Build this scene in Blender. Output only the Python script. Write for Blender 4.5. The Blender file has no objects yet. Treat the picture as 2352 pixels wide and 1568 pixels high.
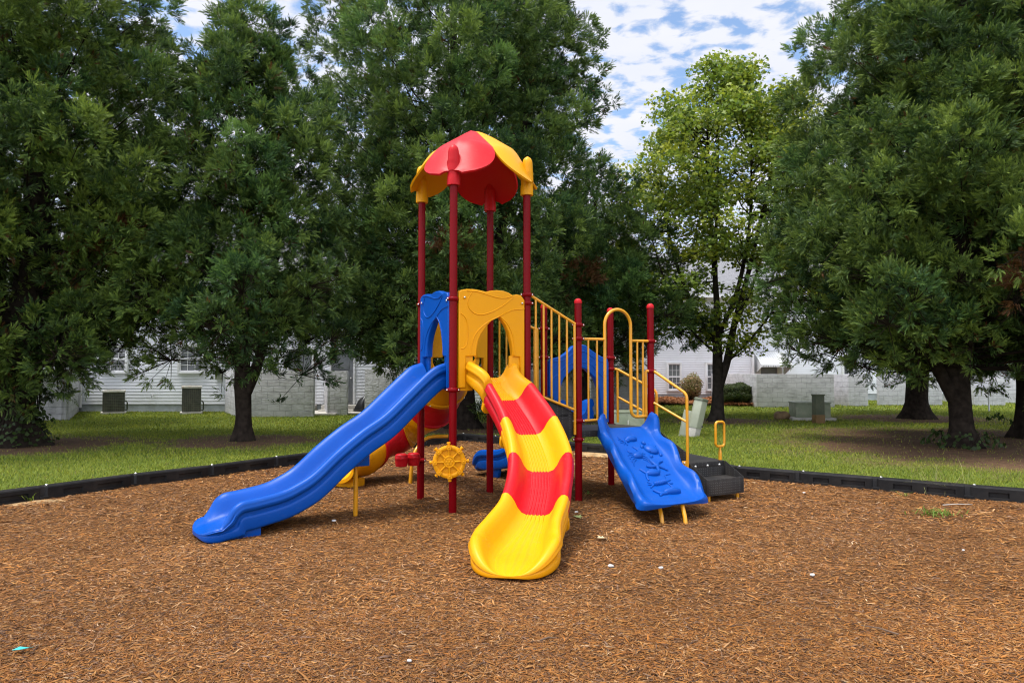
import bpy, bmesh, math, random
import numpy as np
from mathutils import Vector, Matrix, Quaternion

R = math.radians
scene = bpy.context.scene
COL = scene.collection
random.seed(7)

# ------------------------------------------------------------------ camera
H_CAM = 1.52
PITCH = math.atan(66 / 1633)
cam_d = bpy.data.cameras.new("camera")
cam_d.sensor_width = 36
cam_d.lens = 36 * 1633 / 2352
cam_d.clip_end = 3000
cam_d.clip_start = 0.05
cam = bpy.data.objects.new("camera", cam_d)
cam.location = (0, 0, H_CAM)
cam.rotation_euler = (math.pi / 2 + PITCH, 0, 0)
COL.objects.link(cam)
scene.camera = cam


def ray(px, py):
    x = (px - 1176) / 1633
    y = (784 - py) / 1633
    c, s = math.cos(PITCH), math.sin(PITCH)
    return x, c - y * s, s + y * c


def G(px, py, z=0.0):
    x, y, w = ray(px, py)
    t = (z - H_CAM) / w
    return Vector((x * t, y * t, z))


def A(px, py, Y):
    x, y, w = ray(px, py)
    t = Y / y
    return Vector((x * t, Y, H_CAM + w * t))


# --------------------------------------------------------------- materials
def nodes(m):
    m.use_nodes = True
    nt = m.node_tree
    return nt, nt.nodes, nt.links


def setin(n, k, v):
    n.inputs[k].default_value = v


def ramp(nt, stops, interp='LINEAR'):
    r = nt.nodes.new("ShaderNodeValToRGB")
    r.color_ramp.interpolation = interp
    e = r.color_ramp.elements
    while len(e) > 1:
        e.remove(e[-1])
    e[0].position = stops[0][0]
    e[0].color = (*stops[0][1], 1)
    for p, c in stops[1:]:
        k = e.new(p)
        k.color = (*c, 1)
    return r


def mat(name, col, rough=0.5, metal=0.0, var=0.0, vscale=3.0, bump=0.0, bscale=60.0, coat=0.0, scuff=0.0,
        dirt=None, dscale=2.0, damt=0.5, spec=0.5, rvar=0.0):
    m = bpy.data.materials.new(name)
    nt, N, L = nodes(m)
    b = N["Principled BSDF"]
    setin(b, "Roughness", rough)
    setin(b, "Metallic", metal)
    setin(b, "Coat Weight", coat)
    setin(b, "Coat Roughness", 0.08)
    setin(b, "Specular IOR Level", spec)
    tc = N.new("ShaderNodeTexCoord")
    no = N.new("ShaderNodeTexNoise")
    setin(no, "Scale", vscale)
    setin(no, "Detail", 6)
    L.new(tc.outputs["Object"], no.inputs["Vector"])
    lo = tuple(max(0, c * (1 - var)) for c in col)
    hi = tuple(min(1, c * (1 + var)) for c in col)
    r = ramp(nt, [(0.3, lo), (0.7, hi)])
    L.new(no.outputs["Fac"], r.inputs["Fac"])
    out = r.outputs["Color"]
    if dirt:
        n2 = N.new("ShaderNodeTexNoise")
        setin(n2, "Scale", dscale)
        setin(n2, "Detail", 9)
        setin(n2, "Roughness", 0.65)
        L.new(tc.outputs["Object"], n2.inputs["Vector"])
        r2 = ramp(nt, [(0.48, (0, 0, 0)), (0.72, (damt, damt, damt))])
        L.new(n2.outputs["Fac"], r2.inputs["Fac"])
        mx = N.new("ShaderNodeMix")
        mx.data_type = 'RGBA'
        L.new(r2.outputs["Color"], mx.inputs["Factor"])
        L.new(out, mx.inputs["A"])
        mx.inputs["B"].default_value = (*dirt, 1)
        out = mx.outputs["Result"]
    if scuff:
        mp = N.new("ShaderNodeMapping")
        setin(mp, "Scale", (9, 9, 34))
        setin(mp, "Rotation", (0.5, 0.3, 0.2))
        L.new(tc.outputs["Object"], mp.inputs[0])
        n5 = N.new("ShaderNodeTexNoise")
        setin(n5, "Scale", 1.6)
        setin(n5, "Detail", 12)
        setin(n5, "Roughness", 0.75)
        L.new(mp.outputs[0], n5.inputs["Vector"])
        r5 = ramp(nt, [(0.56, (0, 0, 0)), (0.70, (scuff, scuff, scuff))])
        L.new(n5.outputs["Fac"], r5.inputs["Fac"])
        m5 = N.new("ShaderNodeMix")
        m5.data_type = 'RGBA'
        L.new(r5.outputs["Color"], m5.inputs["Factor"])
        L.new(out, m5.inputs["A"])
        m5.inputs["B"].default_value = (*[min(1, c * .75 + .06) for c in col], 1)
        out = m5.outputs["Result"]
    L.new(out, b.inputs["Base Color"])
    if rvar:
        mr = N.new("ShaderNodeMapRange")
        setin(mr, "To Min", rough - rvar)
        setin(mr, "To Max", rough + rvar)
        n4 = N.new("ShaderNodeTexNoise")
        setin(n4, "Scale", 9.0)
        setin(n4, "Detail", 7)
        L.new(tc.outputs["Object"], n4.inputs["Vector"])
        L.new(n4.outputs["Fac"], mr.inputs["Value"])
        L.new(mr.outputs["Result"], b.inputs["Roughness"])
    if bump:
        n3 = N.new("ShaderNodeTexNoise")
        setin(n3, "Scale", bscale)
        setin(n3, "Detail", 5)
        L.new(tc.outputs["Object"], n3.inputs["Vector"])
        bp = N.new("ShaderNodeBump")
        setin(bp, "Strength", bump)
        setin(bp, "Distance", 0.01)
        L.new(n3.outputs["Fac"], bp.inputs["Height"])
        L.new(bp.outputs["Normal"], b.inputs["Normal"])
    return m


def attr_mat(name, rough=0.8, transl=0.0, spec=0.3, bump=0.0, bscale=80, tint=None):
    m = bpy.data.materials.new(name)
    nt, N, L = nodes(m)
    b = N["Principled BSDF"]
    setin(b, "Roughness", rough)
    setin(b, "Specular IOR Level", spec)
    a = N.new("ShaderNodeAttribute")
    a.attribute_name = "Col"
    L.new(a.outputs["Color"], b.inputs["Base Color"])
    if bump:
        tc = N.new("ShaderNodeTexCoord")
        n3 = N.new("ShaderNodeTexNoise")
        setin(n3, "Scale", bscale)
        L.new(tc.outputs["Object"], n3.inputs["Vector"])
        bp = N.new("ShaderNodeBump")
        setin(bp, "Strength", bump)
        setin(bp, "Distance", 0.01)
        L.new(n3.outputs["Fac"], bp.inputs["Height"])
        L.new(bp.outputs["Normal"], b.inputs["Normal"])
    if transl:
        t = N.new("ShaderNodeBsdfTranslucent")
        L.new(a.outputs["Color"], t.inputs["Color"])
        mx = N.new("ShaderNodeMixShader")
        mx.inputs[0].default_value = transl
        L.new(b.outputs[0], mx.inputs[1])
        L.new(t.outputs[0], mx.inputs[2])
        L.new(mx.outputs[0], N["Material Output"].inputs["Surface"])
    return m


M = {}
M['blue'] = mat("blue_plastic", (0.0005, 0.062, 0.335), 0.36, var=0.10, vscale=2, bump=0.10, bscale=260, dirt=(0.004, 0.072, 0.32), dscale=3, damt=0.25, rvar=0.08, spec=.17, scuff=.35)
M['yellow'] = mat("yellow_plastic", (0.70, 0.300, 0.003), 0.38, var=0.05, vscale=2, bump=0.10, bscale=260, dirt=(0.55, 0.225, 0.010), dscale=4, damt=0.3, rvar=0.08, spec=.17, scuff=.35)
M['red'] = mat("red_plastic", (0.47, 0.006, 0.012), 0.40, var=0.08, vscale=2, bump=0.10, bscale=260, dirt=(0.42, 0.022, 0.026), dscale=4, damt=0.3, rvar=0.08, spec=.17, scuff=.35)
M['maroon'] = mat("maroon_powder_coat", (0.165, 0.0012, 0.004), 0.25, var=0.08, vscale=6, coat=0.0, dirt=(0.12, 0.002, 0.005), dscale=12, damt=0.5, rvar=0.05, spec=.10)
M['yellow_steel'] = mat("yellow_powder_coat", (0.64, 0.275, 0.003), 0.33, var=0.07, vscale=6, coat=0.2, dirt=(0.45, 0.22, 0.03), dscale=10, damt=0.4)
M['deck'] = mat("black_vinyl_deck", (0.022, 0.021, 0.021), 0.55, var=0.25, vscale=8, bump=0.4, bscale=90, dirt=(0.07, 0.06, 0.05), dscale=3, damt=0.5, spec=.2)
M['bolt'] = mat("zinc_bolt", (0.65, 0.64, 0.60), 0.3, metal=1.0, var=0.1)
M['border'] = mat("black_border_plastic", (0.008, 0.008, 0.0085), 0.5, var=0.3, vscale=5, bump=0.3, bscale=150, dirt=(0.030, 0.026, 0.022), dscale=2.5, damt=0.6, spec=.22)
M['bark'] = mat("dark_bark", (0.024, 0.018, 0.014), 0.95, var=0.5, vscale=9, bump=1.0, bscale=22, spec=0.1)
M['maple_bark'] = mat("maple_bark", (0.034, 0.028, 0.023), 0.95, var=0.45, vscale=7, bump=0.9, bscale=26, spec=0.1)
M['twig'] = mat("twig_bark", (0.022, 0.016, 0.012), 0.95, var=0.4, vscale=5, spec=0.1)
M['siding'] = mat("white_vinyl_siding", (0.79, 0.80, 0.84), 0.5, var=0.04, vscale=1.2, dirt=(0.52, 0.53, 0.52), dscale=0.7, damt=0.5)
M['trim'] = mat("white_trim", (0.78, 0.78, 0.79), 0.45, var=0.03, dirt=(0.55, 0.55, 0.5), dscale=2.0, damt=0.4)
M['foundation'] = mat("grey_foundation", (0.42, 0.45, 0.48), 0.85, var=0.15, vscale=4, bump=0.6, bscale=30, dirt=(0.22, 0.22, 0.20), dscale=2.2, damt=0.7)
M['roof'] = mat("grey_shingle", (0.16, 0.16, 0.17), 0.9, var=0.3, vscale=14, bump=0.6, bscale=50)
M['concrete'] = mat("concrete", (0.42, 0.40, 0.36), 0.9, var=0.15, vscale=5, bump=0.5, bscale=40, dirt=(0.2, 0.18, 0.15), dscale=3, damt=0.5)
M['door'] = mat("grey_door", (0.20, 0.21, 0.22), 0.5, var=0.1)
M['dark'] = mat("dark_opening", (0.012, 0.012, 0.014), 0.6, var=0.2)
M['glass'] = mat("window_glass", (0.16, 0.17, 0.18), 0.12, var=0.35, vscale=1.2, spec=0.9)
M['glass_dark'] = mat("dark_window_glass", (0.035, 0.038, 0.045), 0.1, var=0.35, vscale=1.2, spec=0.9)
M['ac'] = mat("condenser_mesh", (0.060, 0.056, 0.050), 0.7, var=0.3, vscale=10, dirt=(0.14, 0.12, 0.09), dscale=5, damt=0.6)
M['ac_top'] = mat("condenser_lid", (0.62, 0.60, 0.56), 0.5, var=0.1, dirt=(0.30, 0.12, 0.06), dscale=6, damt=0.8)
M['util'] = mat("green_utility_paint", (0.20, 0.23, 0.155), 0.55, var=0.12, vscale=4, dirt=(0.36, 0.36, 0.28), dscale=3, damt=0.7)
M['util_dark'] = mat("dark_utility_paint", (0.085, 0.10, 0.065), 0.6, var=0.15, vscale=4, dirt=(0.17, 0.15, 0.10), dscale=4, damt=0.6)
M['pedestal'] = mat("pale_pedestal_paint", (0.36, 0.38, 0.29), 0.55, var=0.12, vscale=3, dirt=(0.20, 0.21, 0.15), dscale=3, damt=0.6)
M['rock'] = mat("brown_rock", (0.19, 0.125, 0.065), 0.95, var=0.35, vscale=6, bump=1.0, bscale=16)
M['awning'] = mat("white_awning_metal", (0.72, 0.73, 0.73), 0.4, var=0.05, dirt=(0.4, 0.4, 0.36), dscale=2, damt=0.5)
M['dish'] = mat("grey_dish", (0.50, 0.50, 0.50), 0.5, var=0.05)
M['sand'] = mat("bare_sand", (0.36, 0.235, 0.11), 1.0, var=0.3, vscale=12, bump=0.7, bscale=70)
M['white'] = mat("white_scrap", (0.52, 0.51, 0.48), 0.6, var=0.08)
M['teal'] = mat("teal_scrap", (0.05, 0.42, 0.40), 0.5, var=0.15)
M['stick'] = mat("weathered_stick", (0.11, 0.07, 0.045), 0.9, var=0.3)
M['bag'] = mat("black_bag", (0.012, 0.012, 0.013), 0.3, var=0.2)
M['brass'] = mat("brown_wood", (0.16, 0.09, 0.03), 0.6, var=0.2)
M['foliage'] = attr_mat("cypress_foliage", 0.55, 0.30, 0.25)
M['leaf'] = attr_mat("broad_leaf", 0.5, 0.45, 0.35)
M['blade'] = attr_mat("grass_blade", 0.6, 0.30, 0.25)
M['chip'] = attr_mat("wood_chip", 0.85, 0.0, 0.2)
M['straw'] = attr_mat("pine_straw", 0.9, 0.0, 0.2)


def deck_mat():
    """vinyl coated perforated steel: small round holes read as a fine dark dot pattern"""
    m = M['deck']
    nt, N, L = nodes(m)
    b = N["Principled BSDF"]
    tc = N.new("ShaderNodeTexCoord")
    vo = N.new("ShaderNodeTexVoronoi")
    setin(vo, "Scale", 34.0)
    setin(vo, "Randomness", 0.0)
    L.new(tc.outputs["Object"], vo.inputs["Vector"])
    r = ramp(nt, [(0.22, (0, 0, 0)), (0.30, (1, 1, 1))])
    L.new(vo.outputs["Distance"], r.inputs["Fac"])
    mx = N.new("ShaderNodeMix")
    mx.data_type = 'RGBA'
    src = b.inputs["Base Color"].links[0].from_socket
    L.new(r.outputs["Color"], mx.inputs["Factor"])
    mx.inputs["A"].default_value = (0.055, 0.054, 0.053, 1)
    L.new(src, mx.inputs["B"])
    L.new(mx.outputs["Result"], b.inputs["Base Color"])


deck_mat()


def block_mat():
    m = bpy.data.materials.new("painted_block")
    nt, N, L = nodes(m)
    b = N["Principled BSDF"]
    setin(b, "Roughness", 0.8)
    tc = N.new("ShaderNodeTexCoord")
    geo = N.new("ShaderNodeNewGeometry")
    sp = N.new("ShaderNodeSeparateXYZ")
    L.new(tc.outputs["Object"], sp.inputs[0])
    ad = N.new("ShaderNodeMath")
    ad.operation = 'ADD'
    L.new(sp.outputs[0], ad.inputs[0])
    L.new(sp.outputs[1], ad.inputs[1])
    cb = N.new("ShaderNodeCombineXYZ")
    L.new(ad.outputs[0], cb.inputs[0])
    L.new(sp.outputs[2], cb.inputs[1])
    br = N.new("ShaderNodeTexBrick")
    setin(br, "Scale", 1.0)
    setin(br, "Brick Width", 0.40)
    setin(br, "Row Height", 0.20)
    setin(br, "Mortar Size", 0.008)
    setin(br, "Mortar Smooth", 0.4)
    setin(br, "Color1", (0.52, 0.515, 0.54, 1))
    setin(br, "Color2", (0.47, 0.465, 0.49, 1))
    setin(br, "Mortar", (0.33, 0.335, 0.35, 1))
    L.new(cb.outputs[0], br.inputs["Vector"])
    no = N.new("ShaderNodeTexNoise")
    setin(no, "Scale", 2.2)
    setin(no, "Detail", 10)
    setin(no, "Roughness", 0.7)
    mp = N.new("ShaderNodeMapping")
    setin(mp, "Scale", (1.0, 1.0, 2.2))
    L.new(tc.outputs["Object"], mp.inputs[0])
    L.new(mp.outputs[0], no.inputs["Vector"])
    r = ramp(nt, [(0.35, (0.58, 0.58, 0.57)), (0.55, (1, 1, 1)), (0.75, (1.0, 1.0, 1.0))])
    L.new(no.outputs["Fac"], r.inputs["Fac"])
    mx = N.new("ShaderNodeMix")
    mx.data_type = 'RGBA'
    mx.blend_type = 'MULTIPLY'
    mx.inputs["Factor"].default_value = 0.75
    L.new(br.outputs["Color"], mx.inputs["A"])
    L.new(r.outputs["Color"], mx.inputs["B"])
    L.new(mx.outputs["Result"], b.inputs["Base Color"])
    n2 = N.new("ShaderNodeTexNoise")
    setin(n2, "Scale", 14.0)
    setin(n2, "Detail", 8)
    mp2 = N.new("ShaderNodeMapping")
    setin(mp2, "Scale", (0.7, 0.7, 1.8))
    L.new(tc.outputs["Object"], mp2.inputs[0])
    L.new(mp2.outputs[0], n2.inputs["Vector"])
    s1 = N.new("ShaderNodeMath")
    s1.operation = 'MULTIPLY_ADD'
    L.new(br.outputs["Fac"], s1.inputs[0])
    s1.inputs[1].default_value = -0.8
    L.new(n2.outputs["Fac"], s1.inputs[2])
    bp = N.new("ShaderNodeBump")
    setin(bp, "Strength", 0.9)
    setin(bp, "Distance", 0.02)
    L.new(s1.outputs[0], bp.inputs["Height"])
    L.new(bp.outputs["Normal"], b.inputs["Normal"])
    return m


M['block'] = block_mat()


def ground_mat(name, stops, scale, bump, stretch=(1, 1, 1), big=None):
    m = bpy.data.materials.new(name)
    nt, N, L = nodes(m)
    b = N["Principled BSDF"]
    setin(b, "Roughness", 0.95)
    setin(b, "Specular IOR Level", 0.15)
    tc = N.new("ShaderNodeTexCoord")
    mp = N.new("ShaderNodeMapping")
    setin(mp, "Scale", stretch)
    L.new(tc.outputs["Object"], mp.inputs[0])
    no = N.new("ShaderNodeTexNoise")
    setin(no, "Scale", scale)
    setin(no, "Detail", 10)
    setin(no, "Roughness", 0.7)
    L.new(mp.outputs[0], no.inputs["Vector"])
    r = ramp(nt, stops)
    L.new(no.outputs["Fac"], r.inputs["Fac"])
    out = r.outputs["Color"]
    if big:
        at = N.new("ShaderNodeAttribute")
        at.attribute_name = "Dirt"
        mx = N.new("ShaderNodeMix")
        mx.data_type = 'RGBA'
        L.new(at.outputs["Fac"], mx.inputs["Factor"])
        L.new(out, mx.inputs["A"])
        n2 = N.new("ShaderNodeTexNoise")
        setin(n2, "Scale", 7.0)
        setin(n2, "Detail", 10)
        setin(n2, "Roughness", 0.7)
        L.new(tc.outputs["Object"], n2.inputs["Vector"])
        r2 = ramp(nt, [(0.3, tuple(c * 0.6 for c in big)), (0.7, tuple(c * 1.45 for c in big))])
        L.new(n2.outputs["Fac"], r2.inputs["Fac"])
        L.new(r2.outputs["Color"], mx.inputs["B"])
        out = mx.outputs["Result"]
    L.new(out, b.inputs["Base Color"])
    bp = N.new("ShaderNodeBump")
    setin(bp, "Strength", bump)
    setin(bp, "Distance", 0.03)
    L.new(no.outputs["Fac"], bp.inputs["Height"])
    L.new(bp.outputs["Normal"], b.inputs["Normal"])
    return m


M['mulch'] = ground_mat("mulch_soil", [(0.3, (0.065, 0.029, 0.011)), (0.5, (0.13, 0.058, 0.020)), (0.7, (0.20, 0.095, 0.035))], 40, 1.0, (1, 1, 1))
M['lawn'] = ground_mat("lawn_turf", [(0.3, (0.055, 0.08, 0.014)), (0.5, (0.10, 0.135, 0.020)), (0.7, (0.155, 0.185, 0.028))], 18, 0.8, (1, 1, 1), big=(0.105, 0.060, 0.034))
M['straw_soil'] = ground_mat("pine_straw_soil", [(0.3, (0.10, 0.040, 0.018)), (0.7, (0.26, 0.12, 0.055))], 22, 1.0)

# ----------------------------------------------------------------- objects
ORG = {}


def tag(o, label=None, cat=None, group=None, kind=None):
    if label:
        o['label'] = label
    if cat:
        o['category'] = cat
    if group:
        o['group'] = group
    if kind:
        o['kind'] = kind
    return o


def thing(name, loc, label, cat, group=None):
    o = bpy.data.objects.new(name, None)
    o.empty_display_size = 0.2
    COL.objects.link(o)
    o.location = loc
    ORG[o.name] = Vector(loc)
    return tag(o, label, cat, group)


def link_mesh(name, me, m, parent=None, label=None, origin=None):
    o = bpy.data.objects.new(name, me)
    COL.objects.link(o)
    if m is not None:
        me.materials.append(m)
    if parent is not None:
        o.parent = parent
        ORG[o.name] = ORG[parent.name]
    else:
        ORG[o.name] = Vector(origin) if origin is not None else Vector((0, 0, 0))
        o.location = ORG[o.name]
    if label:
        o['label'] = label
    return o


class MB:
    def __init__(s):
        s.v, s.f = [], []

    def add(s, vs, fs):
        b = len(s.v)
        s.v += [Vector(p) for p in vs]
        s.f += [[i + b for i in q] for q in fs]
        return s

    def box(s, c, size, rz=0.0, rot=None, taper=1.0):
        x, y, z = (d / 2 for d in size)
        pts = [(-x, -y, -z), (x, -y, -z), (x, y, -z), (-x, y, -z),
               (-x * taper, -y * taper, z), (x * taper, -y * taper, z), (x * taper, y * taper, z), (-x * taper, y * taper, z)]
        m = rot.to_matrix() if rot else Matrix.Rotation(rz, 3, 'Z')
        return s.add([m @ Vector(p) + Vector(c) for p in pts],
                     [(3, 2, 1, 0), (4, 5, 6, 7), (0, 1, 5, 4), (1, 2, 6, 5), (2, 3, 7, 6), (3, 0, 4, 7)])

    def prism(s, poly, off):
        """poly: list of 3D points, extruded by the vector off"""
        n = len(poly)
        off = Vector(off)
        vs = [Vector(p) for p in poly] + [Vector(p) + off for p in poly]
        fs = [list(range(n))[::-1], list(range(n, 2 * n))] + [(i, (i + 1) % n, n + (i + 1) % n, n + i) for i in range(n)]
        return s.add(vs, fs)

    def loft(s, rings, closed=True, caps=True):
        n = len(rings[0])
        vs = [p for r in rings for p in r]
        fs = []
        for i in range(len(rings) - 1):
            for j in range(n if closed else n - 1):
                k = (j + 1) % n
                fs.append((i * n + j, i * n + k, (i + 1) * n + k, (i + 1) * n + j))
        if caps and closed:
            fs.append(list(range(n))[::-1])
            fs.append([(len(rings) - 1) * n + j for j in range(n)])
        return s.add(vs, fs)

    def tube(s, pts, r, seg=12, caps=True):
        pts = [Vector(p) for p in pts]
        rs = r if isinstance(r, (list, tuple)) else [r] * len(pts)
        rings = []
        ref = None
        for i, p in enumerate(pts):
            a = pts[max(0, i - 1)]
            b = pts[min(len(pts) - 1, i + 1)]
            t = (b - a).normalized()
            if ref is None:
                ref = Vector((0, 0, 1)) if abs(t.z) < 0.9 else Vector((1, 0, 0))
                n1 = t.cross(ref).normalized()
            else:
                n1 = (n1 - t * n1.dot(t)).normalized()
            n2 = t.cross(n1)
            k = 1.0
            if 0 < i < len(pts) - 1:
                d = (p - a).normalized().dot((b - p).normalized())
                k = 1 / max(0.6, math.sqrt(max(0.01, (1 + d) / 2)))
            rings.append([p + (n1 * math.cos(2 * math.pi * j / seg) + n2 * math.sin(2 * math.pi * j / seg)) * rs[i] * (k if k < 1.3 else 1.3) for j in range(seg)])
        return s.loft(rings, True, caps)

    def lathe(s, c, prof, axis=(0, 0, 1), seg=24):
        """prof: list of (radius, height) from bottom to top along axis"""
        q = Vector((0, 0, 1)).rotation_difference(Vector(axis).normalized())
        rings = []
        for r, h in prof:
            rings.append([q @ Vector((r * math.cos(2 * math.pi * j / seg), r * math.sin(2 * math.pi * j / seg), h)) + Vector(c) for j in range(seg)])
        return s.loft(rings, True, True)

    def ball(s, c, rad, seg=14, rings=8, rot=None):
        rx, ry, rz = rad if isinstance(rad, (tuple, list)) else (rad,) * 3
        rr = []
        for i in range(rings + 1):
            t = math.pi * (i + 0.02) / (rings + 0.04) - math.pi / 2
            ring = []
            for j in range(seg):
                a = 2 * math.pi * j / seg
                p = Vector((rx * math.cos(t) * math.cos(a), ry * math.cos(t) * math.sin(a), rz * math.sin(t)))
                if rot:
                    p = rot @ p
                ring.append(p + Vector(c))
            rr.append(ring)
        return s.loft(rr, True, True)

    def build(s, name, m, parent=None, label=None, smooth=40, bevel=0.0, origin=None, bseg=2):
        o0 = ORG[parent.name] if parent is not None else (Vector(origin) if origin is not None else Vector((0, 0, 0)))
        me = bpy.data.meshes.new(name)
        me.from_pydata([tuple(p - o0) for p in s.v], [], s.f)
        bm = bmesh.new()
        bm.from_mesh(me)
        bmesh.ops.recalc_face_normals(bm, faces=bm.faces)
        if bevel:
            es = [e for e in bm.edges if len(e.link_faces) == 2 and e.calc_face_angle(0) > R(35)]
            bmesh.ops.bevel(bm, geom=es, offset=bevel, segments=bseg, profile=0.6, affect='EDGES', clamp_overlap=True)
        bm.to_mesh(me)
        bm.free()
        if smooth:
            me.polygons.foreach_set("use_smooth", [True] * len(me.polygons))
            me.set_sharp_from_angle(angle=R(smooth))
        return link_mesh(name, me, m, parent, label, origin)


def each(mb, name, m, parent, **k):
    """every separate piece collected in mb becomes an object of its own"""
    root = list(range(len(mb.v)))

    def find(i):
        while root[i] != i:
            root[i] = root[root[i]]
            i = root[i]
        return i
    for f in mb.f:
        a = find(f[0])
        for i in f[1:]:
            root[find(i)] = a
    groups = {}
    for f in mb.f:
        groups.setdefault(find(f[0]), []).append(f)
    out = []
    for fs in groups.values():
        ids = sorted({i for f in fs for i in f})
        mp = {i: q for q, i in enumerate(ids)}
        s = MB()
        s.v = [mb.v[i] for i in ids]
        s.f = [[mp[i] for i in f] for f in fs]
        out.append(s.build(name, m, parent, **k))
    return out


def np_mesh(name, verts, faces, cols, m, parent=None, origin=None, label=None):
    """verts (n,3); faces (k,q) all with q corners; cols (n,3) per vertex"""
    o0 = ORG[parent.name] if parent is not None else (Vector(origin) if origin is not None else Vector((0, 0, 0)))
    me = bpy.data.meshes.new(name)
    n, k, q = len(verts), len(faces), faces.shape[1]
    me.vertices.add(n)
    me.vertices.foreach_set("co", (verts - np.array(o0)).astype(np.float32).ravel())
    me.loops.add(k * q)
    me.loops.foreach_set("vertex_index", faces.astype(np.int32).ravel())
    me.polygons.add(k)
    me.polygons.foreach_set("loop_start", np.arange(0, k * q, q, dtype=np.int32))
    a = me.attributes.new("Col", 'FLOAT_COLOR', 'POINT')
    c4 = np.ones((n, 4), np.float32)
    c4[:, :3] = cols
    a.data.foreach_set("color", c4.ravel())
    me.update(calc_edges=True)
    return link_mesh(name, me, m, parent, label, origin)


def catmull(P, n):
    """P: list of tuples (any dimension) -> n samples through them, with chord-length parameter"""
    P = np.array(P, float)
    d = np.linalg.norm(np.diff(P[:, :3], axis=0), axis=1)
    t = np.concatenate([[0], np.cumsum(d)])
    ts = np.linspace(0, t[-1], n)
    m = np.zeros_like(P)
    for i in range(len(P)):
        a, b = max(0, i - 1), min(len(P) - 1, i + 1)
        m[i] = (P[b] - P[a]) / (t[b] - t[a])
    out = []
    for x in ts:
        i = min(len(P) - 2, int(np.searchsorted(t, x, side='right') - 1))
        h = t[i + 1] - t[i]
        u = (x - t[i]) / h
        out.append((2 * u**3 - 3 * u**2 + 1) * P[i] + (u**3 - 2 * u**2 + u) * h * m[i] + (-2 * u**3 + 3 * u**2) * P[i + 1] + (u**3 - u**2) * h * m[i + 1])
    return np.array(out), ts / t[-1]


def panel(name, outlines, thick, bevel, frame, m, parent, label=None, extra=None):
    """flat shaped panel: 2-D outlines (the first is the outside) filled, extruded and rounded; frame = (origin, e, up, n)"""
    cu = bpy.data.curves.new("panel_curve", 'CURVE')
    cu.dimensions = '2D'
    cu.fill_mode = 'BOTH'
    cu.extrude = max(0.0005, thick / 2 - bevel)
    cu.bevel_depth = bevel
    cu.bevel_resolution = 2
    cu.offset = -bevel
    for ol in outlines:
        sp = cu.splines.new('POLY')
        sp.points.add(len(ol) - 1)
        for i, (x, y) in enumerate(ol):
            sp.points[i].co = (x, y, 0, 1)
        sp.use_cyclic_u = True
    ob = bpy.data.objects.new("panel_curve", cu)
    COL.objects.link(ob)
    bpy.context.view_layer.update()
    me = bpy.data.meshes.new_from_object(ob.evaluated_get(bpy.context.evaluated_depsgraph_get()))
    bpy.data.objects.remove(ob)
    bpy.data.curves.remove(cu)
    o, e, up, n = frame
    o0 = ORG[parent.name]
    mb = MB()
    mb.v = [Vector(o) + Vector(e) * v.co.x + Vector(up) * v.co.y + Vector(n) * v.co.z for v in me.vertices]
    mb.f = [list(p.vertices) for p in me.polygons]
    bpy.data.meshes.remove(me)
    if extra:
        extra(mb)
    return mb.build(name, m, parent, label, smooth=45)


def smooth2d(pts, n=6, closed=True):
    """round a 2-D polyline with Catmull-Rom"""
    P = [Vector((p[0], p[1])) for p in pts]
    out = []
    N_ = len(P)
    rng = range(N_ if closed else N_ - 1)
    for i in rng:
        p0 = P[(i - 1) % N_] if closed or i > 0 else P[0]
        p1, p2 = P[i], P[(i + 1) % N_]
        p3 = P[(i + 2) % N_] if closed or i + 2 < N_ else P[-1]
        for k in range(n):
            t = k / n
            out.append(0.5 * ((2 * p1) + (p2 - p0) * t + (2 * p0 - 5 * p1 + 4 * p2 - p3) * t * t + (3 * p1 - p0 - 3 * p2 + p3) * t**3))
    if not closed:
        out.append(P[-1])
    return [(p.x, p.y) for p in out]


def arc_pts(c, e1, e2, r, a0, a1, n=8):
    return [Vector(c) + (Vector(e1) * math.cos(a0 + (a1 - a0) * i / n) + Vector(e2) * math.sin(a0 + (a1 - a0) * i / n)) * r for i in range(n + 1)]


def rounded(pts, r, n=5):
    """polyline with its inner corners rounded by arcs of about radius r"""
    P = [Vector(p) for p in pts]
    out = [P[0]]
    for i in range(1, len(P) - 1):
        a, b, c = P[i - 1], P[i], P[i + 1]
        d1, d2 = (a - b), (c - b)
        k = min(r, d1.length * 0.49, d2.length * 0.49)
        s, e = b + d1.normalized() * k, b + d2.normalized() * k
        for j in range(n + 1):
            t = j / n
            out.append(s * (1 - t)**2 + b * 2 * t * (1 - t) + e * t * t)
    out.append(P[-1])
    return out
# ====================================================== PLAY STRUCTURE
TH = R(29)
U = Vector((math.cos(TH), math.sin(TH), 0))
V = Vector((-math.sin(TH), math.cos(TH), 0))
UP = Vector((0, 0, 1))
CEN = Vector((-.45, 8.19, 0))
P2 = CEN - .455 * U - .455 * V      # front post
P4 = CEN + .455 * U - .455 * V      # right post
P1 = CEN - .455 * U + .455 * V      # left post
P3 = CEN + .455 * U + .455 * V      # back post
Q1 = Vector((.77, 8.27, 0))
Q3 = Q1 + 1.08 * U
Q4 = Vector((.402, 8.93, 0))
Q2 = Vector((1.30, 9.38, 0))
DZ = 1.42      # upper deck
LZ = 0.82      # lower deck
play = thing("play_structure", (-.45, 8.19, 0),
             "red, yellow and blue climbing frame with petal roof and slides standing on the wood chips", "play structure")

# --- posts -------------------------------------------------------------
PR = .042


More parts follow.
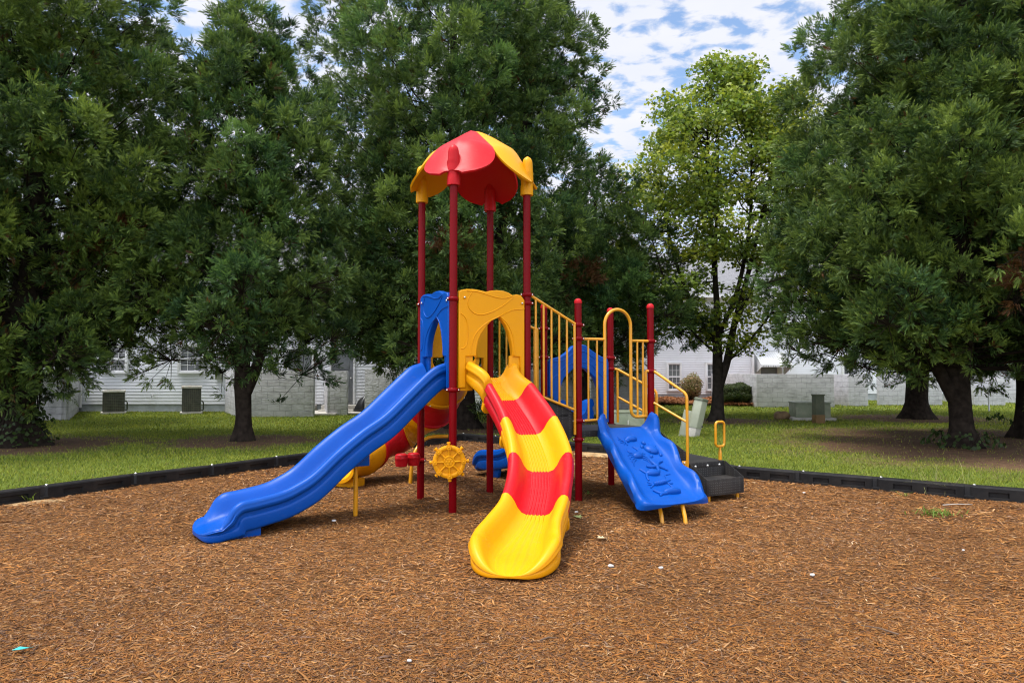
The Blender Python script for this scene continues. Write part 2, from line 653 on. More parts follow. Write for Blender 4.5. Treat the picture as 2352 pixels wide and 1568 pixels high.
def clamp_mb(p, z, face):
    mb = MB()
    c = Vector((p.x, p.y, z))
    mb.lathe(c - UP * .024, [(PR + .003, 0), (PR + .013, .006), (PR + .016, .024), (PR + .013, .042), (PR + .003, .048)], seg=24)
    for s in (-1, 1):
        d = Vector((math.cos(face), math.sin(face), 0)) * s
        mb.ball(c + d * (PR + .017), (.019, .019, .019), 12, 8)
    return mb


def bolt(mb, p, n, r=.010):
    q = Vector(n).normalized()
    mb.lathe(Vector(p), [(r * 1.25, -.002), (r * 1.25, .003), (r * .95, .007), (r * .4, .009)], axis=q, seg=10)


def post(p, top, clamps, cap=False):
    mb = MB()
    mb.lathe(Vector((p.x, p.y, -.05)), [(PR, 0), (PR, top + .05)], seg=28)
    o = mb.build("post", M['maroon'], play, smooth=50)
    for z, fa in clamps:
        clamp_mb(p, z, fa).build("clamp", M['maroon'], o, smooth=50)
        bm_ = MB()
        for s in (-1, 1):
            d = Vector((math.cos(fa), math.sin(fa), 0)) * s
            bolt(bm_, Vector((p.x, p.y, z)) + d * (PR + .020) + Vector((0, -.0175, 0)), (0, -1, 0), .008)
        each(bm_, "bolt", M['bolt'], o)
    if cap:
        cm = MB()
        prof = [(PR + .0035, -.012), (PR + .0045, 0), (PR + .003, .006)]
        for i in range(1, 8):
            t = i / 7 * math.pi / 2
            prof.append(((PR + .003) * math.cos(t) + .0006, .006 + .040 * math.sin(t)))
        cm.lathe(Vector((p.x, p.y, top)), prof, seg=24)
        cm.build("post_cap", M['red'], o, smooth=50)
    return o


a29, a119 = TH, TH + math.pi / 2
post(P1, 3.66, [(2.29, a29 + .6), (1.31, a119), (.47, -.5)])
post(P2, 3.66, [(2.28, a29), (1.31, .15)])
post(P3, 3.66, [(2.36, a29), (2.28, a29), (1.31, a119)])
post(P4, 3.66, [(2.37, .1), (2.275, .2), (1.31, .15)])
post(Q1, 2.31, [(2.045, .1), (1.885, .2), (.935, .15), (.72, .3)], True)
post(Q2, 2.30, [(1.68, .1), (1.535, .1), (.76, .2)], True)
post(Q3, 2.30, [(1.878, .1), (1.51, .2), (.90, .2), (.74, .2)], True)
post(Q4, 2.31, [(2.04, .1), (1.68, .2), (.76, .2)], True)

# --- decks -------------------------------------------------------------
mb = MB()
e = .40
sq = [CEN + U * a * e + V * b * e for a, b in ((-1, -1), (1, -1), (1, 1), (-1, 1))]
mb.prism([Vector((p.x, p.y, DZ - .085)) for p in sq], (0, 0, .085))
mb.build("deck", M['deck'], play, bevel=.008, label="upper black deck under the petal roof")
mb = MB()
ql = [Q1 + U * .02 - V * .03, Q3 - U * .0 - V * .03, Q2 + V * .02, Q4 + V * .02]
mb.prism([Vector((p.x, p.y, LZ - .075)) for p in ql], (0, 0, .075))
mb.build("deck", M['deck'], play, bevel=.008, label="lower black deck behind the sea creature climber")

# --- canopy petals -----------------------------------------------------
APEX = 4.33
RM = .70


def petal(Pp, m, label):
    d = (Pp - CEN).normalized()
    phi0 = math.atan2(d.y, d.x)
    rp = (Pp - CEN).length

    def pt(u, t):
        W = R(45.5) if t < .60 else R(9) + R(36.5) * max(0.0, 1 - ((t - .60) / .40)**2.8)**.60
        r = .012 + RM * t
        ang = u * W
        z = APEX - .60 * r - 1.15 * max(0, r - .47)**1.3
        # each petal is a shallow leaf: crease along the middle, edges rolled down
        z += -.105 * (abs(u)**2.2) * t**1.2 + .030 * max(0, 1 - abs(u) / .16) * min(1, t * 3) * (1 - t)
        z += -.030 * max(0, 1 - r / .12)**2
        z += -.085 * max(0, (t - .72) / .28)**1.4 * max(0, 1 - abs(u))**.7
        k = 1 + .05 * abs(u)**2 * t
        return Vector((CEN.x + r * k * math.cos(phi0 + ang), CEN.y + r * k * math.sin(phi0 + ang), z))
    nu, nt_ = 36, 34
    top, bot = [], []
    mb = MB()
    grid = []
    for i in range(nt_ + 1):
        t = (i / nt_)**.8
        t = min(t, .9995)
        grid.append([pt(-1 + 2 * j / nu, t) for j in range(nu + 1)])
    n = nu + 1
    vs = [p for row in grid for p in row]
    cn = Vector((CEN.x, CEN.y, APEX - .9))
    low = []
    for i, row in enumerate(grid):
        for j, p in enumerate(row):
            a = grid[max(0, i - 1)][j]
            b = grid[min(nt_, i + 1)][j]
            c = grid[i][max(0, j - 1)]
            dd = grid[i][min(nu, j + 1)]
            nn = (b - a).cross(dd - c)
            if nn.length < 1e-9:
                nn = Vector((0, 0, 1))
            nn.normalize()
            if nn.z < 0:
                nn = -nn
            low.append(p - nn * .022)
    fs = []
    for i in range(nt_):
        for j in range(nu):
            q = (i * n + j, i * n + j + 1, (i + 1) * n + j + 1, (i + 1) * n + j)
            fs.append(q)
            fs.append(tuple(len(vs) + k for k in q[::-1]))
    b0 = len(vs)
    rim = [(i, 0) for i in range(nt_ + 1)] + [(nt_, j) for j in range(1, nu + 1)] + [(i, nu) for i in range(nt_ - 1, -1, -1)]
    for a, b in zip(rim, rim[1:]):
        ia, ib = a[0] * n + a[1], b[0] * n + b[1]
        fs.append((ia, ib, b0 + ib, b0 + ia))
    mb.add(vs + low, fs)
    o = mb.build("canopy_petal", m, play, label, smooth=60)
    # cuff over the post, and the hollow knuckle standing on the petal above it
    zs = pt(0, (rp - .012) / RM).z
    k = MB()
    k.lathe(Vector((Pp.x, Pp.y, 3.50)), [(PR + .010, 0), (PR + .030, .002), (PR + .030, .085), (PR + .024, .13), (PR + .032, zs - 3.50 - .02)], seg=24)
    k.build("cuff", m, o, smooth=50)
    k = MB()
    c = Vector((Pp.x, Pp.y, zs - .13)) + d * .008
    rings = []
    for i in range(12):
        t = i / 11
        h = .300 * t
        rr = (.076 - .016 * t) * (math.sqrt(max(0, 1 - max(0, (t - .72) / .28)**2)) if t > .72 else 1)
        rr = max(rr, .002)
        rings.append([c + Vector((rr * math.cos(a) * .9, rr * math.sin(a) * .9, h)) for a in [2 * math.pi * j / 20 for j in range(20)]])
    k.loft(rings)
    k.build("knuckle", m, o, smooth=60)


petal(P2, M['red'], "red canopy petal over the front post")
petal(P3, M['red'], "red canopy petal over the back post, seen from below")
petal(P1, M['yellow'], "yellow canopy petal over the left post")
petal(P4, M['yellow'], "yellow canopy petal over the right post")

# --- arched panels at the slide entrances -----------------------------
HOOD = [(760, 1415), (760, 285), (790, 262), (850, 247), (930, 245), (1000, 252), (1075, 268), (1130, 250), (1200, 240), (1280, 243),
        (1340, 262), (1390, 290), (1440, 276), (1490, 285), (1535, 345), (1535, 1415), (1480, 1415), (1480, 1045), (1392, 1038), (1385, 950),
        (1370, 860), (1340, 750), (1300, 655), (1235, 568), (1150, 600), (1080, 680), (1020, 770), (978, 870), (964, 960), (962, 1040),
        (842, 1045), (842, 1415)]


def hx(p):
    return ((p[0] - 760) / 775 * .81 + .05, 2.6178 - p[1] * .00090978)


HOODO = [hx(p) for p in HOOD]


def hood(Pa, Pb, m, label, thick=.075, mirror=False):
    ee = (Pb - Pa).normalized()
    nn = Vector((ee.y, -ee.x, 0))
    ol = [(.91 - x, y) for x, y in HOODO][::-1] if mirror else HOODO

    def extra(mb):
        def W(pts, r=.007):
            q = smooth2d([hx(p) for p in pts], 8, False)
            if mirror:
                q = [(.91 - x, y) for x, y in q]
            mb.tube([Vector(Pa) + ee * x + UP * y + nn * (thick / 2 - .0005) for x, y in q], r, 8)
        W([(850, 270), (960, 272), (1080, 300), (1200, 330), (1300, 330), (1390, 300)])
        W([(905, 285), (860, 380), (880, 480), (960, 540), (1080, 530), (1250, 440), (1390, 320)])
        W([(890, 1010), (905, 900), (960, 760), (1080, 640), (1230, 555), (1380, 475), (1530, 452)])
        W([(1240, 560), (1320, 640), (1380, 760), (1405, 900), (1408, 1020)])
        W([(785, 540), (840, 600), (860, 720), (855, 850), (830, 935), (785, 955)])
        for p in ((822, 350), (1502, 385)):
            x, y = hx(p)
            if mirror:
                x = .91 - x
            c = Vector(Pa) + ee * x + UP * y + nn * (thick / 2 - .001)
            mb.lathe(c, [(.020, 0), (.020, .006), (.014, .008), (.012, .002)], axis=nn, seg=16)
    o = panel("slide_hood", [ol], thick, .012, (Pa, ee, UP, nn), m, play, label, extra)
    b = MB()
    for p in ((822, 350), (1502, 385)):
        x, y = hx(p)
        if mirror:
            x = .91 - x
        bolt(b, Vector(Pa) + ee * x + UP * y + nn * (thick / 2 + .004), nn, .010)
    each(b, "bolt", M['bolt'], o)
    # flat bars from the post clamps to the panel
    k = MB()
    for z in (2.28,):
        for s, P in ((1, Pa), (-1, Pb)):
            k.box(Vector((P.x, P.y, z)) + ee * s * .052, (.05, .028, .028), rz=math.atan2(ee.y, ee.x))
    each(k, "bracket", M['maroon'], o, bevel=.004)
    return o


hood(P2, P4, M['yellow'], "yellow arched panel above the curved yellow and red slide")
hood(P1, P2, M['blue'], "blue arched panel above the blue wave slide")
hood(P3, P1, M['yellow'], "yellow arched panel at the back above the spiral slide", mirror=True)


# --- slides --------------------------------------------------------------
def slide_profile(w, d, wall, ribs=True, ribw=.085):
    """closed cross-section: (side, height below rim) from the left outer foot over the rim, through the bed, to the right"""
    rr = min(1.0, d / .12)
    bw = max(.02, w - .16)
    wl = min(.03, wall * .35)
    L = [(-(w + .022), -wall), (-(w + .040), -wall + wl * .35), (-(w + .047), -wall + wl), (-(w + .048), -.165 * rr), (-(w + .046), -.150 * rr), (-(w + .030), -.138 * rr), (-(w + .031), -.108 * rr), (-(w + .052), -.096 * rr),
         (-(w + .064), -.078 * rr), (-(w + .066), -.058 * rr), (-(w + .056), -.046 * rr), (-(w + .057), -.036 * rr), (-(w + .046), -.012 * rr), (-(w + .020), .002), (-(w - .008), -.004),
         (-(w - .036), -.030 * rr - .003), (-(w - .060), -d * .36), (-(w - .085), -d * .66), (-(w - .118), -d * .89), (-(bw), -d * .985)]
    mid = []
    if ribs:
        k = 7
        for i in range(k):
            x0 = -ribw + 2 * ribw * i / (k - 1)
            s = ribw / (k - 1)
            mid += [(x0 - s * .55, -d), (x0 - s * .25, -d + .007), (x0 + s * .25, -d + .007), (x0 + s * .55, -d)]
    else:
        mid = [(-bw * .5, -d), (0, -d), (bw * .5, -d)]
    return L + mid + [(-x, y) for x, y in L[::-1]]


def slide_rings(ctrl, n, wallf, ribs=True, t0=0.0, t1=1.0, ribf=None, k=1.0, flat_up=False, toe=None):
    P, t = catmull(ctrl, n)
    rings = []
    for i in range(n):
        if not (t0 - 1e-6 <= t[i] <= t1 + 1e-6):
            continue
        a, b = P[max(0, i - 1)], P[min(n - 1, i + 1)]
        T = Vector((b[:3] - a[:3])).normalized()
        lat = Vector((-T.y, T.x, 0)).normalized() * -1      # to the right when looking down the slide
        up = lat.cross(T).normalized()
        up = (up + UP * (1.0 if not flat_up else 8)).normalized()
        x, y, z, w, d = P[i]
        prof = slide_profile(w * k, d, wallf(t[i], z, d), ribs, ribf(t[i]) if ribf else .085)
        c = Vector((x, y, z))
        rings.append([c + lat * s + up * h for s, h in prof])
    if toe:
        # rounded lip: the last section narrows in plan like a spoon, its rims melting into the bed
        length, drop = toe
        Th = Vector((T.x, T.y, 0)).normalized()
        for q in range(1, 19):
            an = q / 18 * math.pi / 2 * .985
            cs_, sn = math.cos(an), math.sin(an)
            ring = []
            for s, h in prof:
                hh = h + d
                hh = hh * cs_**1.5 if hh > 0 else hh * (.25 + .75 * cs_)
                ring.append(Vector((x, y, z - d)) + Th * (length * sn) + lat * s * cs_**.62 + UP * (hh - drop * sn * sn))
            rings.append(ring)
    return rings


# blue wave slide
bs = Vector((-.848, 7.97, 0)) + Vector((-.03, .02, 0))
bd = Vector((-.80, -.60, 0))
bctrl = []
for s, z, w, d in ((.00, 1.605, .268, .18), (.14, 1.562, .262, .19), (.25, 1.487, .252, .19), (.50, 1.275, .25, .19), (.75, 1.065, .25, .19), (1.0, .915, .25, .19),
                   (1.25, .735, .25, .19), (1.5, .528, .25, .18), (1.65, .446, .25, .17), (1.8, .391, .25, .165), (2.05, .350, .255, .185),
                   (2.17, .335, .262, .205), (2.245, .285, .268, .17), (2.295, .200, .270, .10), (2.345, .130, .268, .050)):
    p = bs + bd * s
    bctrl.append((p.x, p.y, z, w, d))


def wall_blue(t, z, d):
    return min(max(.27 if t < .8 else .27 + (t - .8) * .1, d + .045), max(.02, z + .005))


mb = MB()
mb.loft(slide_rings(bctrl, 90, wall_blue, False, toe=(.135, .030)))
bl = mb.build("wave_slide", M['blue'], play, "blue wavy slide descending to the left", smooth=50)
# ridges on the flat run-out
fk = MB()
for i in range(6):
    p = bs + bd * (2.215 + i * .042)
    lat = Vector((.6, -.8, 0))
    z0 = .092 - i * .0065
    fk.tube([p + lat * (x * (.19 - .012 * i)) + UP * (z0 + .006 * abs(x)) for x in (-1, -.5, 0, .5, 1)], .008, 8)
each(fk, "tread_ridge", M['blue'], bl, smooth=60)
fk = MB()
p = bs + bd * 1.98
fk.prism([p + Vector((.16, -.21, -.02)), p + Vector((-.16, .21, -.02)), p + Vector((-.16, .21, .09)), p + Vector((.16, -.21, .09))], bd * .26)
fk.build("slide_foot", M['blue'], bl, bevel=.01)
mb = MB()
for s in (-1, 1):
    mb.box(Vector((-.848, 7.97, 1.49)) + V * s * .300 + U * .014, (.03, .15, .38), rz=TH)
each(mb, "mounting_ear", M['blue'], bl, bevel=.008)
lp = bs + bd * .93
fk = MB()
fk.tube([lp + UP * -.05, lp + UP * .60], .024, 16)
fk.build("slide_leg", M['yellow_steel'], bl)
fk = MB()
fk.box(lp + UP * .60, (.20, .24, .13), rz=math.atan2(bd.y, bd.x))
fk.build("leg_bracket", M['blue'], bl, bevel=.012)

# curved yellow and red slide
yctrl = [(-.225, 7.785, 1.615, .268, .185), (-.15, 7.69, 1.560, .262, .20), (-.01, 7.55, 1.385, .250, .20), (.185, 7.15, 1.060, .245, .20),
         (.268, 6.70, .757, .245, .20), (.195, 6.20, .455, .242, .20), (.085, 5.86, .318, .268, .205), (.045, 5.68, .275, .290, .195), (.030, 5.58, .250, .298, .178)]
YTOE = (.375, .040)


def wall_y(t, z, d):
    return min(d + .05, max(.02, z + .004))


def rib_y(t):
    return .085 if t < .72 else .085 + (t - .72) * .45


YN = 161
SEC = [(0, .113), (.113, .277), (.277, .445), (.445, .62), (.62, 1.0)]
# place the joints where the path passes the control points
Pc = np.array(yctrl)[:, :3]
cum = np.concatenate([[0], np.cumsum(np.linalg.norm(np.diff(Pc, axis=0), axis=1))])
cum /= cum[-1]
js = [0, cum[2], cum[3], cum[4], cum[5], 1]
js = [round(j * (YN - 1)) / (YN - 1) for j in js]
mb = MB()
for a in (0, 2, 4):
    mb.loft(slide_rings(yctrl, YN, wall_y, True, js[a], js[a + 1], rib_y, toe=YTOE if a == 4 else None))
ys = mb.build("curved_slide", M['yellow'], play, "yellow and red curved slide descending towards the front", smooth=50)
for a in (1, 3):
    mb = MB()
    mb.loft(slide_rings(yctrl, YN, wall_y, True, js[a], js[a + 1], rib_y, k=.985))
    mb.build("slide_section", M['red'], ys, "red section of the curved slide", smooth=50)
mb = MB()
# flanges under the joints
Py, ty = catmull(yctrl, YN)
for j in js[1:5]:
    i = int(round(j * (YN - 1)))
    T = Vector((Py[i + 1][:3] - Py[i - 1][:3])).normalized()
    lat = Vector((T.y, -T.x, 0)).normalized()
    up = (lat.cross(T).normalized() + UP).normalized()
    c = Vector(Py[i][:3])
    w, d = Py[i][3], Py[i][4]
    q = [(-(w + .052), -d - .02), (-(w + .052), -d - .10), (-(w + .02), -d - .125), (w + .02, -d - .125), (w + .052, -d - .10), (w + .052, -d - .02)]
    mb.loft([[c + T * o_ + lat * s + up * h for s, h in q] for o_ in (-.022, .022)])
each(mb, "flange", M['yellow'], ys, smooth=40, bevel=.006)
mb = MB()
c0 = Vector((-.225, 7.775, 1.39))
for s in (-1, 1):
    mb.box(c0 + U * s * .300 + V * .014 + UP * .10, (.15, .03, .38), rz=TH)
each(mb, "mounting_ear", M['yellow'], ys, bevel=.008)
b = MB()
for s in (-1, 1):
    for dz in (-.05, .10):
        bolt(b, c0 + U * s * .335 - V * .003 + UP * (dz + .02), -V, .011)
each(b, "bolt", M['bolt'], ys)


# spiral slide at the back, in five scoop sections
def scoop_rings(ctrl, n, t0, t1, k=1.0):
    P, t = catmull(ctrl, n)
    rings = []
    for i in range(n):
        if not (t0 - 1e-6 <= t[i] <= t1 + 1e-6):
            continue
        a, b = P[max(0, i - 1)], P[min(n - 1, i + 1)]
        T = Vector((b[:3] - a[:3])).normalized()
        lat = -Vector((-T.y, T.x, 0)).normalized()
        up = lat.cross(T).normalized()
        up = (up + UP).normalized()
        x, y, z, r, bank = P[i]
        q = Quaternion(T, bank)
        lat, up = q @ lat, q @ up
        c = Vector((x, y, z))
        ring = []
        wave = 1 + .035 * math.sin(t[i] * 5 * 2 * math.pi)
        for j in range(19):
            an = math.pi + (math.pi) * j / 18
            ring.append(c + (lat * math.cos(an) + up * math.sin(an) * (.82 + .10 * (wave - 1) / .035)) * r * k)
        ring.append(c + lat * (r * k - .01) + up * .03)
        ring.append(c + lat * (r * k - .04) + up * .03)
        for j in range(18, -1, -1):
            an = math.pi + (math.pi) * j / 18
            ring.append(c + (lat * math.cos(an) + up * math.sin(an) * .80) * (r * k - .045))
        ring.append(c - lat * (r * k - .04) + up * .03)
        ring.append(c - lat * (r * k - .01) + up * .03)
        rings.append(ring)
    return rings


sctrl = [(-.70, 8.62, 1.66, .32, 0), (-.80, 8.90, 1.56, .33, .05), (-.93, 9.30, 1.34, .34, .12), (-1.08, 9.68, 1.08, .345, .2), (-1.33, 9.95, .86, .345, .25), (-1.62, 9.93, .66, .345, .25),
         (-1.88, 9.72, .49, .345, .2), (-2.10, 9.47, .38, .34, .1), (-2.26, 9.24, .33, .33, 0)]
SN = 121
sj = [0, .25, .43, .61, .79, 1.0]
mb = MB()
for a in (0, 2, 4):
    mb.loft(scoop_rings(sctrl, SN, sj[a], sj[a + 1]))
ss = mb.build("spiral_slide", M['yellow'], play, "yellow and red spiral slide behind the deck", smooth=50)
for a in (1, 3):
    mb = MB()
    mb.loft(scoop_rings(sctrl, SN, sj[a], sj[a + 1]))
    mb.build("slide_section", M['red'], ss, "red section of the spiral slide", smooth=50)
for i, j in enumerate(sj[1:5]):
    mb = MB()
    mb.loft(scoop_rings(sctrl, SN, j - .010, j + .010, 1.07))
    mb.build("flange", M['yellow'] if i % 2 == 0 else M['red'], ss, smooth=40)
    P_, t_ = catmull(sctrl, SN)
    k_ = int(j * (SN - 1))
    b = MB()
    rg = scoop_rings(sctrl, SN, j - .001, j + .001, 1.05)
    if rg:
        for q in (3, 7, 11, 15):
            nd = (rg[0][q] - Vector(P_[k_][:3])).normalized()
            bolt(b, rg[0][q] + nd * .006, nd, .009)
        each(b, "bolt", M['bolt'], ss)
mb = MB()
mb.prism([Vector((-2.05, 9.25, -.02)), Vector((-2.36, 9.42, -.02)), Vector((-2.36, 9.42, .12)), Vector((-2.05, 9.25, .12))], Vector((.12, .14, 0)))
mb.build("slide_foot", M['yellow'], ss, bevel=.01)
lg = G(941, 1114.7)
mb = MB()
tp = Vector((lg.x + .18, lg.y + .25, .62))
mb.tube(rounded([lg + UP * -.05, lg + UP * .42 + Vector((.04, 0, 0)), tp, tp + Vector((.30, .05, .0))], .14), .024, 14)
mb.build("slide_leg", M['yellow_steel'], ss)

# --- blue sea-creature climber from the lower deck ----------------------
ct = Q1 + U * .66 - V * .03
cb = Vector((1.655, 7.32, 0))
ctrl = []
cn_ = 72
mb = MB()
cdir = (cb - ct)
clen = cdir.length
crings = []
bedpts = []
for i in range(cn_ + 1):
    t = i / cn_
    zb = LZ + .015 - .68 * t + (.05 * max(0, (t - .85) / .15)**1.5)      # bed height
    if t < .08:
        zb -= .0
    rise = .098 + .030 * math.cos(2 * math.pi * 2.5 * t + .2)
    if t < .12:
        rise += .085 * (1 - t / .12)**.6 * (1 if t > .02 else .8)
    if t > .88:
        rise *= max(0.45, 1 - .6 * ((t - .88) / .12)**1.4)
    wv = .018 * math.sin(2 * math.pi * 2.5 * t + 1.2)
    w = .385 + .025 * t
    end = 1.0
    if t < .04:
        w -= .04 * (1 - t / .04)
    c = ct + cdir * t
    c = Vector((c.x, c.y, zb))
    und = .055 if t < .9 else .055 - .02 * ((t - .9) / .1)**2
    prof = [(-(w + .040), -und), (-(w + .055), rise - .10), (-(w + .055 + wv), rise - .045), (-(w + .030 + wv), rise - .008), (-(w + wv), rise + .004),
            (-(w - .030 + wv), rise - .012), (-(w - .050 + wv), rise * .68), (-(w - .078 + wv * .6), rise * .26), (-(w - .108), rise * .05), (-(w - .14), 0), (0, 0.0)]
    prof = prof + [(-x, y) for x, y in prof[:-1][::-1]]
    tilt = Vector((0, 0, 1))
    nb = (UP + cdir.normalized() * .45).normalized()
    crings.append([c + U * s + nb * h for s, h in prof])
    bedpts.append((c, nb))
cn = cdir.normalized()
last = crings[-1]
lc_, lnb = bedpts[-1]
sl_ = (Vector((cb.x, cb.y, 0)) - Vector((ct.x, ct.y, 0)))
for k in range(1, 13):
    an = k / 12 * math.pi / 2 * .98
    cs_, sn = math.cos(an), math.sin(an)
    ring = []
    for p in last:
        w_ = p - lc_
        s_ = w_.dot(U)
        h_ = (w_ - U * s_).dot(lnb)
        h_ = h_ * cs_**1.3 if h_ > 0 else h_ * (.30 + .70 * cs_)
        ring.append(lc_ + U * s_ * cs_**.42 + lnb * h_ + cn * .12 * sn - UP * .022 * sn)
    crings.append(ring)
mb.loft(crings)
clm = mb.build("relief_climber", M['blue'], play, "blue wavy climbing slope with raised sea animals", smooth=50)


def bed(a, t):
    """point on the climber bed: a metres across, t along 0-1"""
    i = min(cn_, max(0, t * cn_))
    c, nb = bedpts[int(i)]
    c2, _ = bedpts[min(cn_, int(i) + 1)]
    c = c.lerp(c2, i - int(i))
    return c + U * a, nb


def relief(name, build_fn):
    mb = MB()
    build_fn(mb)
    mb.build(name, M['blue'], clm, smooth=60)


def bed_frame(nb):
    x = U.copy()
    y = nb.cross(x).normalized()
    m = Matrix((x, y, nb)).transposed()
    return m.to_quaternion()


def blob(mb, a, t, ra, rt, h, ang=0, z=0.0):
    p, nb = bed(a, t)
    q = bed_frame(nb) @ Quaternion((0, 0, 1), ang)
    mb.ball(p + nb * z, (ra * 1.12, rt * 1.12, h * 1.7), 18, 10, rot=q)


def line(mb, pts, r, n=4):
    q = smooth2d(pts, n, False)
    out = []
    for a, t in q:
        p, nb = bed(a, t)
        out.append(p + nb * r * .25)
    rs = [r * (1 - .45 * i / max(1, len(out) - 1)) for i in range(len(out))]
    mb.tube(out, rs, 8)


def octopus(mb):
    blob(mb, -.035, .175, .075, .045, .028)
    blob(mb, -.105, .195, .035, .032, .020)
    for k, (da, dt) in enumerate(((-.20, .135), (-.215, .17), (-.205, .215), (-.17, .245), (-.13, .255))):
        line(mb, [(-.11, .195), ((-.11 + da) / 2 - .01, .19 + (dt - .19) * .4 + .01), (da, dt)], .011)


def turtle(mb):
    blob(mb, .155, .335, .075, .085, .030, .4)
    blob(mb, .105, .245, .022, .030, .018, .3)
    for a, t in ((.055, .290), (.235, .30), (.10, .425), (.245, .415)):
        blob(mb, a, t, .028, .018, .014, .8)
    for pts in (((.10, .30), (.155, .335), (.21, .37)), ((.155, .27), (.155, .335), (.15, .40)), ((.20, .29), (.155, .335), (.11, .38))):
        q = []
        for a, t in pts:
            p, nb = bed(a, t)
            q.append(p + nb * .027)
        mb.tube(q, .004, 6)


def crab(mb):
    blob(mb, -.085, .405, .062, .045, .026)
    for s in (-1, 1):
        for k in range(4):
            y = .375 + .022 * k
            line(mb, [(-.085 + s * .05, y + .01), (-.085 + s * .095, y + .002 + .012 * k), (-.085 + s * .125, y + .02 + .022 * k)], .009)
    line(mb, [(-.05, .37), (-.035, .335), (-.06, .30), (-.075, .285)], .013)
    line(mb, [(-.13, .37), (-.175, .345), (-.165, .31)], .011)


def starfish(mb):
    blob(mb, .085, .555, .035, .030, .020)
    for k in range(5):
        a = k * 2 * math.pi / 5 + .5
        e1 = (.085 + .075 * math.cos(a), .555 + .058 * math.sin(a))
        e2 = (.085 + .14 * math.cos(a + .18), .555 + .10 * math.sin(a + .18))
        line(mb, [(.085, .555), e1, e2], .024)


def fish(mb):
    blob(mb, -.03, .635, .085, .042, .026, -.1)
    blob(mb, -.02, .60, .05, .02, .014, .1)
    line(mb, [(-.11, .635), (-.145, .60), (-.165, .575)], .017)
    line(mb, [(-.11, .635), (-.135, .68), (-.135, .715)], .017)


def lobster(mb):
    for k in range(7):
        blob(mb, -.09 + k * .026, .765 - .002 * k, .019, .024 + .003 * math.sin(k * .7), .021)
    for s in (-1, 1):
        line(mb, [(.08, .755), (.11, .755 + s * .05), (.125, .755 + s * .085), (.20, .755 + s * .09)], .010)
        line(mb, [(.08, .755), (.12, .755 + s * .018), (.15, .755 + s * .020)], .012)
        line(mb, [(-.10, .765), (-.14, .765 + s * .02), (-.17, .765 + s * .035)], .013)
    line(mb, [(-.10, .765), (-.18, .765)], .012)


def whale(mb):
    blob(mb, .06, .875, .105, .040, .034, -.08)
    line(mb, [(-.02, .885), (-.08, .885), (-.115, .865), (-.155, .83)], .024)
    line(mb, [(-.085, .89), (-.11, .905), (-.125, .91)], .018)


for nm, fn in (("octopus_relief", octopus), ("turtle_relief", turtle), ("crab_relief", crab), ("starfish_relief", starfish),
               ("fish_relief", fish), ("lobster_relief", lobster), ("whale_relief", whale)):
    relief(nm, fn)
for px in (1522, 1576):
    g = G(px, 1200)
    mb = MB()
    mb.tube([Vector((g.x - .01, g.y + .14, .17)), Vector((g.x - .004, g.y + .04, .06)), Vector((g.x, g.y, -.04))], .021, 14)
    mb.build("climber_leg", M['yellow_steel'], clm)

# --- blue arch and small slide behind the lower deck --------------------
ee = (Q2 - Q4).normalized()
nn = Vector((-ee.y, ee.x, 0))
Lq = (Q2 - Q4).length
arch_out = [(.06, .84), (.06, 1.62), (.10, 1.665), (.22, 1.69), (.32, 1.75), (.40, 1.825), (.50, 1.855), (.60, 1.84), (.70, 1.77), (.80, 1.715), (Lq - .14, 1.69),
            (Lq - .07, 1.665), (Lq - .055, 1.62), (Lq - .055, .84)]
arch_in = [(Lq - .17, .84), (Lq - .175, 1.05), (Lq - .20, 1.25), (Lq - .27, 1.42), (Lq * .60, 1.53), (Lq * .5, 1.56), (Lq * .40, 1.53), (.27, 1.42), (.20, 1.25), (.175, 1.05), (.17, .84)]


def arch_extra(mb):
    for pts in ([(.09, 1.40), (.18, 1.47), (.32, 1.585), (.5, 1.615), (.66, 1.60), (Lq - .20, 1.47), (Lq - .09, 1.40)], [(.09, 1.62), (.28, 1.66), (.42, 1.745), (.5, 1.76), (.6, 1.75), (.75, 1.66), (Lq - .09, 1.62)]):
        q = smooth2d(pts, 8, False)
        mb.tube([Q4 + ee * x + UP * y - nn * .039 for x, y in q], .006, 8)


panel("slide_hood", [arch_out + arch_in], .08, .012, (Q4, ee, UP, -nn), M['blue'], play, "blue arched panel at the back of the lower deck", arch_extra)
b0 = Q4 + ee * (Lq * .5) + nn * .02
kd = Vector((-.66, .75, 0))
kctrl = []
for s, z, w, d in ((.0, 1.06, .25, .20), (.12, 1.04, .26, .22), (.3, .91, .27, .22), (.55, .68, .27, .22), (.8, .50, .27, .22), (1.0, .40, .27, .21), (1.18, .375, .275, .22), (1.32, .36, .28, .22),
                   (1.42, .32, .275, .18), (1.49, .24, .26, .12), (1.53, .17, .22, .06), (1.55, .12, .15, .03)):
    p = b0 + kd * s * 1.2
    z *= 1.08
    kctrl.append((p.x, p.y, z, w, d))
mb = MB()
mb.loft(slide_rings(kctrl, 60, lambda t, z, d: min(.30, max(.05, d + .06)), False))
kb = mb.build("short_slide", M['blue'], play, "short blue slide behind the lower deck", smooth=50)
mb = MB()
p = b0 + kd * 1.36
lat = Vector((kd.y, -kd.x, 0))
for s in (-1, 1):
    q = p + lat * s * .20
    mb.prism([q - kd * .10 + UP * .20, q + kd * .13 + UP * .20, q + kd * .05 - UP * .03, q - kd * .06 - UP * .03], lat * s * .05)
each(mb, "slide_foot", M['blue'], kb, bevel=.008)

